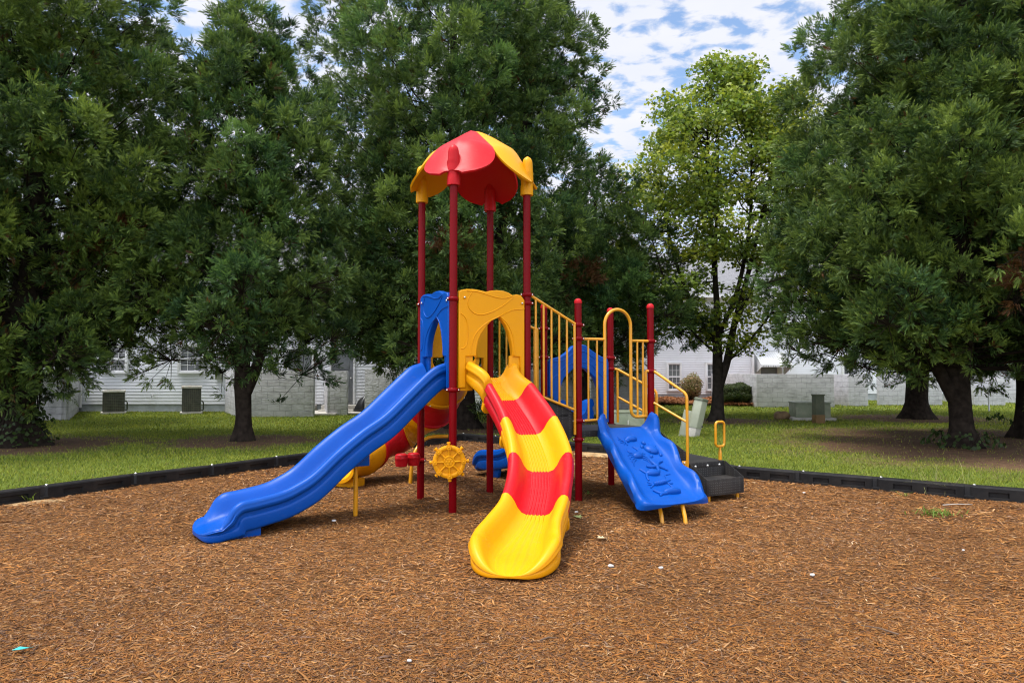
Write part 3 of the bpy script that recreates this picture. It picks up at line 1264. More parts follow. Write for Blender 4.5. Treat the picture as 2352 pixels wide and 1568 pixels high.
# --- stair between the decks, with railings -------------------------------
na, nb_ = P4 + U * .05, Q1 - U * .05
fa, fb = P3 + U * .05, Q4 - U * .05
mb = MB()
for k, z in ((1 / 3, 1.02), (2 / 3, 1.22)):
    f0, f1 = 1 - k - .18, 1 - k + .18
    q = [na.lerp(nb_, f0), na.lerp(nb_, f1), fa.lerp(fb, f1), fa.lerp(fb, f0)]
    mb.prism([Vector((p.x, p.y, z - .035)) for p in q], (0, 0, .035))
stair_treads = mb
st = None
for a_, b_ in ((na, nb_), (fa, fb)):
    mb = MB()
    A_ = lambda f, z: Vector((a_.lerp(b_, f).x, a_.lerp(b_, f).y, z))
    mb.prism([A_(0, 1.30), A_(.12, 1.27), A_(1, 1.03), A_(1, .76), A_(.85, .76), A_(0, 1.14)], V * .012)
    if st is None:
        st = mb.build("stair", M['deck'], play, "black steps from the lower to the upper deck", bevel=.003)
        each(stair_treads, "stair_tread", M['deck'], st, bevel=.004)
    else:
        mb.build("stringer", M['deck'], st, bevel=.003)


def railing(a_, b_, ta, tb, ba, bb, nbar, label, drop=None):
    mb = MB()
    T_ = lambda f: Vector((a_.lerp(b_, f).x, a_.lerp(b_, f).y, ta + (tb - ta) * f))
    B_ = lambda f: Vector((a_.lerp(b_, f).x, a_.lerp(b_, f).y, ba + (bb - ba) * f))
    mb.tube([T_(0), T_(1)], .0165, 12)
    o = mb.build("railing", M['yellow_steel'], play, label)
    mb = MB()
    mb.tube([B_(0), B_(1)], .0155, 12)
    mb.build("lower_rail", M['yellow_steel'], o)
    for i in range(nbar):
        f = (i + .5) / nbar if drop is None else i / (nbar - 1) * (drop[1] - drop[0]) + drop[0]
        k = MB()
        k.tube([B_(f), T_(f)], .0125, 10)
        k.build("baluster", M['yellow_steel'], o)
    return o


rn_a, rn_b = P4 + U * .045 - V * .02, Q1 - U * .055 - V * .02
o = railing(rn_a, rn_b, 2.36, 2.055, 1.27, 1.06, 6, "yellow stair railing nearest the curved slide", (.10, .985))
k = MB()
e_ = rn_a.lerp(rn_b, .985)
k.tube([Vector((e_.x, e_.y, 2.055)), Vector((e_.x, e_.y, .78))], .0155, 12)
k.build("end_post", M['yellow_steel'], o)
ro_a, ro_b = P3 + U * .045, Q4 - U * .055
o = railing(ro_a, ro_b.lerp(ro_a, .06), 2.29, 2.02, 1.27, 1.06, 6, "yellow stair railing on the far side", (.14, .93))
k = MB()
e_ = ro_a.lerp(ro_b, .94)
e2_ = ro_a.lerp(ro_b, .86)
k.tube(rounded([Vector((e2_.x, e2_.y, 2.06)), Vector((e_.x, e_.y, 2.035)), Vector((e_.x, e_.y, .80))], .05), .0155, 12)
k.build("end_post", M['yellow_steel'], o)

# --- barrier with the tall yellow loop in front of the lower deck ------------
F = lambda a, z, off=-.01: Q1 + U * a + V * off + UP * z
mb = MB()
mb.tube([F(.05, 1.885), F(.374, 1.885)], .0165, 12)
mb.tube([F(.05, .935), F(.374 - .05, .935), F(.374, .955)], .0155, 12)
loop = [F(.374, .95)] + [F(.374, 1.3)] + [F(.568 + .194 * math.cos(a), 2.055 + .194 * math.sin(a)) for a in [math.pi - math.pi * i / 20 for i in range(21)]] + [F(.762, 1.3)]
loop += rounded([F(.762, 1.25), F(.762, .955), F(.99, .955)], .10, 8)
mb.tube(loop, .0195, 14)
mb.tube([F(.762, 1.878), F(1.03, 1.878)], .0165, 12)
br_ = mb.build("railing", M['yellow_steel'], play, "yellow barrier with a tall arched loop above the climber")
for a, z0, z1 in ((.135, .935, 1.885), (.26, .935, 1.885), (.862, .955, 1.878), (.95, .955, 1.878)):
    k = MB()
    k.tube([F(a, z0), F(a, z1)], .0125, 10)
    k.build("baluster", M['yellow_steel'], br_)

# --- transfer steps on the right ----------------------------------------------
tA, tB = Vector((2.10, 8.47, 0)), Vector((2.60, 8.75, 0))
tD, tC = Vector((1.86, 9.12, 0)), Vector((2.36, 9.44, 0))
dv = Vector((.120, -.315, 0))
tA2, tB2 = tA + dv, tB + dv
PZ = .42
at = lambda p, z: Vector((p.x, p.y, z))
mb = MB()
mb.prism([at(p, PZ - .06) for p in (tA, tB, tC, tD)], (0, 0, .06))
ts = mb.build("transfer_station", M['deck'], play, "black transfer platform with a boxed step", bevel=.004)
mb = MB()
sd = (tB - tA).normalized()
fv = dv.normalized()
mb.prism([at(tA, .23), at(tB, .23), at(tB, PZ - .062), at(tA, PZ - .062)], fv * .008)
mb.build("riser", M['deck'], ts)
mb = MB()
mb.prism([at(p, .235) for p in (tA + fv * .010, tB + fv * .010, tB2, tA2)], (0, 0, .012))
mb.build("tread", M['deck'], ts)
mb = MB()
mb.prism([at(tA2, .085), at(tB2, .085), at(tB2, .27), at(tA2, .27)], fv * .008)
mb.build("step_front", M['deck'], ts, bevel=.002)
for s, p0, p1 in ((-1, tA, tA2), (1, tB, tB2)):
    mb = MB()
    mb.prism([at(p0, PZ + .002), at(p1 + fv * .008, .272), at(p1 + fv * .008, .083), at(p0, .16)], sd * s * .008)
    mb.build("side_plate", M['deck'], ts, bevel=.002)
b = MB()
for f in (.16, .5, .84):
    bolt(b, at(tA.lerp(tB, f), PZ - .045) + fv * .008, fv, .013)
each(b, "bolt", M['bolt'], ts)
dots = MB()
for r_ in range(5):
    for c_ in range(15):
        p = tA2.lerp(tB2, .10 + .80 * c_ / 14)
        dots.lathe(at(p, .115 + .028 * r_) + fv * .0075, [(.0055, 0), (.0055, .0022), (.003, .003)], axis=fv, seg=6)
for r_ in range(4):
    for c_ in range(13):
        p = tA.lerp(tB, .14 + .72 * c_ / 12)
        dots.lathe(at(p, .262 + .026 * r_) + fv * .0075, [(.0055, 0), (.0055, .0022), (.003, .003)], axis=fv, seg=6)
dm = mat("worn_dimple", (0.07, 0.068, 0.066), .5)
dots.build("dimple", dm, ts)
for p in (tA2.lerp(tB2, .10) - fv * .04, tA2.lerp(tB2, .90) - fv * .04, tA.lerp(tB, .62), tC.lerp(tD, .1)):
    k = MB()
    k.tube([at(p, -.04), at(p, .10)], .020, 12)
    k.box(at(p, .087), (.10, .05, .010), rz=TH)
    k.build("leg", M['yellow_steel'], ts)
# steps up to the lower deck
mb = MB()
for kf, z in ((.33, .68), (.68, .55)):
    q = [Q3.lerp(tA, kf - .16), Q3.lerp(tA, kf + .16), Q2.lerp(tD, kf + .16), Q2.lerp(tD, kf - .16)]
    mb.prism([at(p, z - .03) for p in q], (0, 0, .03))
stair_treads = mb
s2 = None
for a_, b_ in ((Q3, tA), (Q2, tD)):
    mb = MB()
    w_ = Vector((.008, .010, 0))
    l_ = lambda f, z: at(a_.lerp(b_, f), z)
    mb.prism([l_(.03, .84), l_(.96, .53), l_(.96, .28), l_(.80, .28), l_(.03, .62)], w_)
    if s2 is None:
        s2 = mb.build("stair", M['deck'], play, "black steps from the transfer platform to the lower deck", bevel=.002)
        each(stair_treads, "stair_tread", M['deck'], s2, bevel=.004)
    else:
        mb.build("stringer", M['deck'], s2, bevel=.002)

# sloping handrails
nE = Vector((2.075, 8.455, 0))
mb = MB()
n0 = Q3 + Vector((.03, -.03, 0))
mb.tube(rounded([at(n0, 1.51), at(nE, 1.235), at(nE, .27)], .06, 6), .0175, 12)
mb.tube([at(n0, 1.12), at(nE, .905)], .0155, 12)
n1 = Q3 + Vector((-.07, -.035, 0))
mb.tube([at(n1, 1.51), at(n1, .86)], .0185, 12)
mb.tube([at(n1, 1.51), at(n0, 1.51)], .016, 12)
hr = mb.build("handrail", M['yellow_steel'], play, "near yellow handrail of the transfer steps")
k = MB()
k.box(at(nE, .39) + Vector((-.035, 0, 0)), (.06, .012, .12))
k.build("rail_plate", M['yellow_steel'], hr, bevel=.003)
b = MB()
for dz in (.035, -.035):
    bolt(b, at(nE, .39 + dz) + Vector((-.04, -.007, 0)), (0, -1, 0), .010)
each(b, "bolt", M['bolt'], hr)
mb = MB()
fE = Vector((1.84, 9.06, 0))
f0 = Q2 + Vector((.05, -.03, 0))
f1 = Q2 + Vector((.085, -.04, 0))
mb.tube(rounded([at(f0, 1.535), at(f1, 1.53), at(fE, 1.255), at(fE, .45)], .06, 6), .0175, 12)
mb.tube([at(f1, 1.53), at(f1, .84)], .0165, 12)
mb.tube([at(f1, 1.17), at(fE, .91)], .0155, 12)
mb.build("handrail", M['yellow_steel'], play, "far yellow handrail of the transfer steps")

# hand loop on the platform
lc = Vector((2.565, 8.81, 0))
mb = MB()
lx = sd
w_, z0_, z1_ = .072, .585, .885
lp_ = []
for cx, cz, a0 in ((w_ - .04, z1_ - .04, 0), (-w_ + .04, z1_ - .04, 90), (-w_ + .04, z0_ + .04, 180), (w_ - .04, z0_ + .04, 270)):
    for i in range(7):
        a = R(a0 + 90 * i / 6)
        lp_.append(at(lc, 0) + lx * (cx + .04 * math.cos(a)) + UP * (cz + .04 * math.sin(a)))
lp_.append(lp_[0])
mb.tube(lp_, .0155, 12)
mb.tube([at(lc, .41), at(lc, .50), at(lc, .515), at(lc, .545), at(lc, .59)], [.021, .021, .019, .014, .014], 14)
mb.build("hand_loop", M['yellow_steel'], play, "small yellow hand loop standing on the transfer platform")

# --- ship wheel on the front post ----------------------------------------------
wc = Vector((P2.x - .028, P2.y - .105, .566))
wn = Vector((.12, -.99, 0)).normalized()
wx = Vector((-wn.y, wn.x, 0)).normalized() * 1
wq = lambda r, a, h=0: wc + (wx * math.cos(a) + UP * math.sin(a)) * r + wn * h
mb = MB()
tor = []
for i in range(49):
    a = 2 * math.pi * i / 48
    tor.append([wq(.128, a, -.020), wq(.128, a, .010), wq(.136, a, .016), wq(.160, a, .016), wq(.172, a, .008), wq(.172, a, -.020)])
mb.loft(tor, True, False)
mb.lathe(wc - wn * .020, [(.130, 0), (.130, .014)], axis=wn, seg=40)
mb.lathe(wc - wn * .010, [(.064, 0), (.064, .020), (.058, .028), (.050, .028), (.046, .022), (.012, .022)], axis=wn, seg=32)
wh = mb.build("ship_wheel", M['yellow'], play, "yellow toy ship wheel on the front post", smooth=45)
for i in range(8):
    a = 2 * math.pi * i / 8 + .03
    k = MB()
    k.tube([wq(.055, a, .006), wq(.10, a, .006), wq(.13, a, .004)], [.013, .009, .012], 10)
    k.tube([wq(.168, a, -.002), wq(.186, a, -.002), wq(.190, a, -.002), wq(.204, a, -.002)], [.015, .015, .021, .019], 12)
    ta, tr = (wx * -math.sin(a) + UP * math.cos(a)), (wx * math.cos(a) + UP * math.sin(a))
    q = [wq(.150, a, .012) + ta * sx * (.026 if sr > 0 else .020) + tr * sr * .024 for sx, sr in ((-1, -1), (1, -1), (1, 1), (-1, 1))]
    k.prism(q, wn * .014)
    k.ball(wq(.150, a, .027), .007, 8, 6)
    k.build("wheel_handle", M['yellow'], wh, smooth=40)
k = MB()
for i in range(6):
    a = i * math.pi / 3
    k.lathe(wq(.028, a, .008), [(.015, 0), (.015, .008), (.009, .010)], axis=wn, seg=6)
k.lathe(wq(0, 0, .008), [(.014, 0), (.014, .011), (.008, .013)], axis=wn, seg=6)
k.build("hub_pattern", M['yellow'], wh)
k = MB()
k.tube([wc - wn * .02, Vector((P2.x, P2.y, .566))], .022, 14)
k.build("wheel_axle", M['maroon'], wh)

# --- bongo drums on the left post -----------------------------------------------
mb = MB()
dcs = [A(922, 1056, 8.12), A(950, 1054, 8.22)]
mb.box((dcs[0] + Vector((P1.x, P1.y, .47))) / 2, (.30, .05, .028), rz=.25)
dr = mb.build("drum_bracket", M['red'], play, bevel=.008)
dr['label'] = "red pair of toy drums on the left post"
for i, c in enumerate(dcs):
    k = MB()
    c = Vector((c.x, c.y, c.z - .075))
    k.lathe(c, [(.045, 0), (.064, .006), (.073, .05), (.073, .085), (.076, .090), (.076, .100), (.073, .105), (.070, .132), (.052, .146), (.048, .142), (.02, .143)], seg=22)
    k.build("drum", M['red'], dr, smooth=35)
# ====================================================== GROUND
MULCH = [(-6.9, 6.2), (-5.48, 8.36), (-3.69, 11.1), (-1.07, 15.25), (1.72, 12.9), (3.15, 10.05), (3.735, 9.55), (5.35, 8.42), (7.05, 7.30), (7.6, 3), (7, 0), (3, -2), (0.6, 0.95), (-2.25, 3.10)]
MP = np.array(MULCH)


def inside(x, y, poly=MP):
    r = np.zeros(np.shape(x), bool)
    n = len(poly)
    for i in range(n):
        x0, y0 = poly[i]
        x1, y1 = poly[(i + 1) % n]
        c = (y0 > y) != (y1 > y)
        xi = (x1 - x0) * (y - y0) / ((y1 - y0) if y1 != y0 else 1e-9) + x0
        r ^= c & (x < xi)
    return r


def wob(x, y):
    return .5 * (np.sin(x * 1.7 + 1.3 * np.sin(y * .9)) * np.sin(y * 1.9 + 1.1 * np.sin(x * 1.3 + 2)) + .6 * np.sin(x * 4.1 + y * 2.7 + 1) * np.sin(y * 4.7 - x * 1.9))


def mulch_z(x, y):
    z = .018 + .012 * wob(x, y) + .006 * wob(x * 3.1 + 5, y * 3.3)
    # worn hollows at the slide ends
    for cx, cy, r, d in ((.01, 4.95, .55, .045), (-3.05, 6.40, .5, .045), (1.72, 6.95, .5, .03), (-2.4, 9.2, .5, .03)):
        z = z - d * np.exp(-((x - cx)**2 + (y - cy)**2) / r**2)
    return z


def grid_mesh(name, xs, ys, zf, m, keep=None, dirt=None):
    X, Y = np.meshgrid(xs, ys)
    Z = zf(X, Y)
    nx, ny = len(xs), len(ys)
    vs = np.stack([X.ravel(), Y.ravel(), Z.ravel()], 1)
    idx = np.arange(nx * ny).reshape(ny, nx)
    f = np.stack([idx[:-1, :-1].ravel(), idx[:-1, 1:].ravel(), idx[1:, 1:].ravel(), idx[1:, :-1].ravel()], 1)
    if keep is not None:
        cx = vs[f].mean(1)
        f = f[keep(cx[:, 0], cx[:, 1])]
    me = bpy.data.meshes.new(name)
    me.vertices.add(len(vs))
    me.vertices.foreach_set("co", vs.astype(np.float32).ravel())
    me.loops.add(len(f) * 4)
    me.loops.foreach_set("vertex_index", f.astype(np.int32).ravel())
    me.polygons.add(len(f))
    me.polygons.foreach_set("loop_start", np.arange(0, len(f) * 4, 4, dtype=np.int32))
    if dirt is not None:
        a = me.attributes.new("Dirt", 'FLOAT', 'POINT')
        a.data.foreach_set("value", dirt(vs[:, 0], vs[:, 1]).astype(np.float32))
    me.update(calc_edges=True)
    me.polygons.foreach_set("use_smooth", [True] * len(me.polygons))
    return link_mesh(name, me, m)


TRUNKS = [(-10.1, 14.6, 2.2), (-5.8, 15.5, 1.7), (-1.35, 19.0, 2.4), (2.25, 22, 1.8), (6.27, 21.6, 1.6), (8.95, 14.2, 3.3), (12.86, 22.6, 2.5), (11.65, 16.2, 2.8)]


def dirt_f(x, y):
    d = np.zeros_like(x)
    for tx, ty, r in TRUNKS:
        q = ((x - tx)**2 / (r * 1.15)**2 + (y - ty)**2 / r**2)
        d = np.maximum(d, 1.15 * np.exp(-q))
    # bare needle-strewn ground right across under the big cypresses on the right
    d = np.maximum(d, 1.0 * np.exp(-((x - 9.3)**2 / 4.2**2 + (y - 13.2)**2 / 3.4**2)))
    d = np.maximum(d, .85 * np.exp(-((x - 9.2)**2 / 3.5**2 + (y - 17.3)**2 / 2.4**2)))
    d = np.maximum(d, .55 * np.exp(-((x + 7.5)**2 / 4.5**2 + (y - 15.2)**2 / 1.2**2)))
    d = np.maximum(d, .60 * np.exp(-((x + 3.2)**2 / 2.6**2 + (y - 16.6)**2 / .9**2)))
    d = d + .22 * wob(x * 1.1 + 3, y * 1.3) + .14 * wob(x * 3.7, y * 3.1 + 1)
    return np.clip((d - .30) / .45, 0, 1)


lawn_keep = lambda x, y: ~inside(x, y, MP)
lz = lambda x, y: -.012 + .008 * wob(x * .5, y * .5)
MPX = MP + np.array([(px - 0, py - 7.0) for px, py in MP]) / np.linalg.norm(MP - np.array([0, 7.0]), axis=1)[:, None] * .11
o = grid_mesh("lawn", np.arange(-26, 26.01, .2), np.arange(2.6, 37, .2), lz, M['lawn'], lambda x, y: ~inside(x, y, MP), dirt_f)
tag(o, kind='structure')
far = MB()
far.add([(-900, -300, -.06), (900, -300, -.06), (900, 1500, -.06), (-900, 1500, -.06)], [(0, 1, 2, 3)])
o = far.build("ground", M['lawn'], smooth=0)
tag(o, kind='structure')
o = grid_mesh("mulch_bed", np.arange(-8.5, 9.6, .1), np.arange(-2, 15.8, .1), mulch_z, M['mulch'], lambda x, y: inside(x, y, MP))
tag(o, kind='structure')

rng = np.random.default_rng(11)


def sample_frustum(n, y0, y1, k=.80, margin=.4):
    """points on the ground inside the camera's wedge, uniform in area"""
    y = np.sqrt(rng.uniform(y0**2, y1**2, n))
    x = rng.uniform(-1, 1, n) * (k * y + margin)
    return x, y


# --- wood chips --------------------------------------------------------------
PAL = np.array([(.30, .135, .036), (.235, .098, .027), (.36, .19, .062), (.17, .075, .026), (.27, .155, .075), (.12, .062, .032), (.40, .235, .105),
                (.075, .045, .030), (.33, .135, .030), (.20, .125, .080), (.50, .35, .20)])
PALW = np.array([.25, .21, .10, .13, .09, .05, .045, .025, .07, .05, .008])


def chips(specs):
    V_, F_, C_ = [], [], []
    base = 0
    for y0, y1, n, sc in specs:
        x, y = sample_frustum(n, y0, y1)
        k = inside(x, y)
        x, y = x[k], y[k]
        n = len(x)
        ln = sc * rng.gamma(3.0, .011, n) + .010
        big = rng.random(n) < .03
        ln[big] *= 1.8
        wd = np.minimum(ln * rng.uniform(.12, .34, n), .016) * (1 + (sc - 1) * .8)
        wd = np.maximum(wd, .0028 * sc)
        th = rng.uniform(.001, .005, n) * sc
        az = rng.uniform(0, 2 * np.pi, n)
        pit = rng.normal(0, .11, n)
        rol = rng.normal(0, .24, n)
        bend = rng.normal(0, .12, n)
        c, s = np.cos(az), np.sin(az)
        ex = np.stack([c * np.cos(pit), s * np.cos(pit), np.sin(pit)], 1)
        ey0 = np.stack([-s, c, np.zeros(n)], 1)
        ez0 = np.cross(ex, ey0)
        ey = ey0 * np.cos(rol)[:, None] + ez0 * np.sin(rol)[:, None]
        ez = np.cross(ex, ey)
        ctr = np.stack([x, y, mulch_z(x, y) + rng.uniform(.0, .012, n) * sc + np.abs(np.sin(pit)) * ln * .4], 1)
        # 8-corner tapering splinter: two ends of unequal width, bent at the middle
        t = np.array([-.5, -.5, .05, .05, .5, .5])
        sd = np.array([-1, 1, -1, 1, -1, 1])
        wv = np.stack([rng.uniform(.15, .9, n), rng.uniform(.15, .9, n), np.ones(n), np.ones(n), rng.uniform(.1, .8, n), rng.uniform(.1, .8, n)], 1)
        tt = t[None, :] + rng.uniform(-.09, .09, (n, 6))
        P = ctr[:, None, :] + ex[:, None, :] * (tt * ln[:, None])[..., None] + ey[:, None, :] * (sd[None, :] * wv * (wd / 2)[:, None])[..., None]
        P[:, 2:4] += (ez * (bend * ln * .5)[:, None])[:, None, :]
        top = P + ez[:, None, :] * (th / 2)[:, None, None]
        low = P - ez[:, None, :] * (th / 2)[:, None, None]
        if y0 >= 4.6:                                 # far chips: the top faces are all one can see
            F = np.array([(0, 2, 3, 1), (2, 4, 5, 3)])[None] + (np.arange(n) * 6)[:, None, None] + base
            base += n * 6
            nv, allp = 6, top
        else:
            f = np.array([(0, 2, 3, 1), (2, 4, 5, 3), (0, 6, 8, 2), (2, 8, 10, 4), (1, 3, 9, 7), (3, 5, 11, 9), (0, 1, 7, 6), (4, 10, 11, 5)])
            F = f[None] + (np.arange(n) * 12)[:, None, None] + base
            base += n * 12
            nv, allp = 12, np.concatenate([top, low], 1)
        col = PAL[rng.choice(len(PAL), n, p=PALW / PALW.sum())] * rng.uniform(.75, 1.22, n)[:, None] * np.array([.85, .81, .84])
        tone = 1 + .20 * wob(x * .9 + 2, y * .9) + .12 * wob(x * .31, y * .37 + 1)
        col = col * tone[:, None]
        warm = np.clip(.5 + .5 * wob(x * .42 + 4, y * .5 + 2), 0, 1)[:, None]
        col = col * (1 + warm * np.array([.10, .05, -.12]) - (1 - warm) * np.array([.08, .05, -.03]))
        cc = np.repeat(col[:, None, :], nv, 1) * rng.uniform(.85, 1.15, (n, nv))[..., None]
        V_.append(allp.reshape(-1, 3))
        F_.append(F.reshape(-1, 4))
        C_.append(cc.reshape(-1, 3))
    return np.concatenate(V_), np.concatenate(F_), np.clip(np.concatenate(C_), 0, 1)


v_, f_, c_ = chips([(2.6, 4.6, 105000, .55), (4.6, 7.0, 145000, .62), (7.0, 10.0, 110000, .80), (10.0, 15.5, 75000, 1.15)])
o = np_mesh("wood_chips", v_, f_, c_, M['chip'])
tag(o, "loose brown wood chips covering the ground under the climbing frame", "wood chips", kind='stuff')


def strip_faces(n):
    f = np.array([(0, 1, 2, 3), (3, 2, 4, 5)])
    return (f[None] + (np.arange(n) * 6)[:, None, None]).reshape(-1, 4)


# --- grass -------------------------------------------------------------------
def grass(specs):
    V_, C_ = [], []
    for y0, y1, n, h, w in specs:
        x, y = sample_frustum(n, y0, y1, .88)
        k = ~inside(x, y, MPX)
        d = dirt_f(x, y)
        k &= rng.random(n) > d * .93
        k &= ~((x > 6.2) & (x < 13.8) & (y > 30.3 + .45 * np.sin(x * 1.1) + .02 * (x - 10)**2))
        x, y, d = x[k], y[k], d[k]
        n = len(x)
        az = rng.uniform(0, 2 * np.pi, n)
        hh = h * rng.uniform(.5, 1.35, n) * (1 - .35 * d) * (1 + .25 * wob(x * 2.1, y * 2.3))
        ww = w * rng.uniform(.6, 1.3, n)
        lean = rng.uniform(.2, 1.0, n) * hh
        la = rng.uniform(0, 2 * np.pi, n)
        b = np.stack([x, y, np.full(n, -.012) + .008 * wob(x * .5, y * .5)], 1)
        e = np.stack([np.cos(az), np.sin(az), np.zeros(n)], 1) * ww[:, None]
        tip = b + np.stack([np.cos(la) * lean, np.sin(la) * lean, hh], 1)
        mid = b + np.stack([np.cos(la) * lean * .35, np.sin(la) * lean * .35, hh * .6], 1)
        P = np.stack([b - e, b + e, mid + e * .8, mid - e * .8, tip + e * .08, tip - e * .08], 1)
        V_.append(P.reshape(-1, 3))
        base = np.array([.162, .215, .023])
        yel = np.array([.310, .325, .038])
        dk = np.array([.075, .120, .018])
        m1 = np.clip(.42 + .38 * wob(x * .35 + 1, y * .45) + .30 * wob(x * 1.6, y * 1.4 + 2) + rng.normal(0, .28, n), 0, 1)[:, None]
        m2 = (rng.random(n) < .22)[:, None]
        col = base * (1 - m1) + yel * m1
        col = np.where(m2, dk, col)
        dry = (rng.random(n) < .03 + .25 * d)[:, None]
        col = np.where(dry, np.array([.20, .15, .06]), col)
        C_.append(np.repeat(col[:, None, :], 6, 1).reshape(-1, 3))
    v = np.concatenate(V_)
    return v, strip_faces(len(v) // 6), np.concatenate(C_)


v_, f_, c_ = grass([(7.5, 12, 120000, .036, .0036), (12, 18, 140000, .042, .0052), (18, 27, 130000, .048, .008), (27, 36, 60000, .055, .013)])
o = np_mesh("grass", v_, f_, c_, M['blade'])
tag(o, "short bright green lawn grass around the play area and under the trees", "grass", kind='stuff')


# ====================================================== BORDER
def border_mesh(L):
    """one moulded plastic timber along +X with two recessed slots in the inner (-Y) face and a stepped lap joint"""
    mb = MB()
    h, t = .178, .060
    prof = lambda x, k=1.0: [Vector((x, -t * k, h - .022)), Vector((x, -t * k + .006, h - .008)), Vector((x, -t * k + .016, h - .002)), Vector((x, t * k - .014, h)), Vector((x, t * k, h - .020)), Vector((x, t * k, -.05)), Vector((x, -t * k, -.05))]
    xs = [.030, .19 * L, .40 * L, .56 * L, .86 * L, L - .055]
    zs = [-.05, .052, .116, h - .022]
    R0 = [prof(0.0, .72), prof(.020, .93), prof(xs[0])]
    R1 = [prof(xs[-1]), prof(L - .044, .76), prof(L + .03, .74)]
    mb.loft(R0, True, False)
    mb.add(R0[0], [list(range(7))])
    mb.loft(R1, True, False)
    mb.add(R1[-1], [list(range(7))[::-1]])
    # between the ends: top, back and bottom in one strip, the inner face in cells with the two slots left open
    mb.loft([prof(xs[0]), prof(xs[-1])], False, False)
    q = lambda x, z, y=-t: Vector((x, y, z))
    for a in range(5):
        for c in range(3):
            x0, x1, z0, z1 = xs[a], xs[a + 1], zs[c], zs[c + 1]
            if a in (1, 3) and c == 1:
                yb, m_ = -t + .024, .012
                o = [q(x0, z0), q(x1, z0), q(x1, z1), q(x0, z1)]
                n = [q(x0 + m_, z0 + m_ * .6, yb), q(x1 - m_, z0 + m_ * .6, yb), q(x1 - m_, z1 - m_ * .6, yb), q(x0 + m_, z1 - m_ * .6, yb)]
                mb.add(o + n, [(0, 1, 5, 4), (1, 2, 6, 5), (2, 3, 7, 6), (3, 0, 4, 7), (4, 5, 6, 7)])
            else:
                mb.add([q(x0, z0), q(x1, z0), q(x1, z1), q(x0, z1)], [(0, 1, 2, 3)])
    return mb


def timber(a, b, label, first=None, h_add=0.0):
    a, b = Vector((a[0], a[1], 0)), Vector((b[0], b[1], 0))
    L = (b - a).length
    ang = math.atan2((b - a).y, (b - a).x)
    root = bpy.data.objects.new("border_timber", None)
    COL.objects.link(root)
    root.location = a
    root.rotation_euler = (0, 0, ang)
    ORG[root.name] = Vector((0, 0, 0))
    mb = border_mesh(L)
    mb.build("body", M['border'], root, smooth=35)
    p = MB()
    p.lathe((.045, 0, .174), [(.019, 0), (.019, .010), (.012, .016)], seg=12)
    p.build("stake_head", M['bolt'], root)
    p = MB()
    p.box((L - .005, -.052, .035), (.10, .034, .05))
    p.build("lap_foot", M['border'], root, bevel=.008)
    tag(root, label, "border timber", "black plastic timbers edging the wood chips")
    return root


M['border_slot'] = mat("black_slot_plastic", (0.011, 0.011, 0.012), 0.6, var=0.3, vscale=5)
LJ = [(-6.12, 7.34), (-5.48, 8.36), (-4.93, 9.29), (-4.28, 10.12), (-3.69, 11.1), (-3.10, 12.0), (-2.43, 13.06), (-1.75, 14.15), (-1.07, 15.22)]
LL = ["black border timber half buried at the left edge of the picture", "black border timber second from the left edge", "black border timber left of the blue slide's foot, third along",
      "black border timber beyond the blue slide's foot, fourth along", "black border timber meeting the blue slide in view, fifth along",
      "black border timber hidden behind the middle of the blue slide", "black border timber behind the spiral slide", "black border timber running to the far corner behind the deck"]
for i in range(8):
    timber(LJ[i], LJ[i + 1], LL[i])
RJ = [(-1.07, 15.25), (-.37, 14.66), (.33, 14.07), (1.03, 13.48), (1.72, 12.9), (2.20, 11.95), (2.68, 10.99), (3.15, 10.05), (3.84, 9.55), (4.60, 9.02), (5.38, 8.42), (6.18, 7.90), (7.00, 7.35)]
RL = ["black border timber right of the far corner behind the deck", "black border timber behind the back red post", "black border timber behind the curved slide",
      "black border timber in shade behind the front lower post", "black border timber behind the blue climber's top", "black border timber behind the climber and handrail",
      "black border timber just behind the transfer platform", "black border timber whose end emerges beside the black boxed step", "black border timber right of the boxed step, first whole one",
      "black border timber with dry weeds growing in front of it", "black border timber at the right edge of the picture", "black border timber beyond the right edge"]
for i in range(12):
    timber(RJ[i], RJ[i + 1], RL[i])
timber((-3.05, 3.66), (-2.07, 2.94), "black border timber corner at the bottom left of the picture")

# ====================================================== TREES
SUNTINT = np.array([1.0, 1.0, 1.0])


def unit(a):
    return a / np.maximum(1e-9, np.linalg.norm(a, axis=-1, keepdims=True))


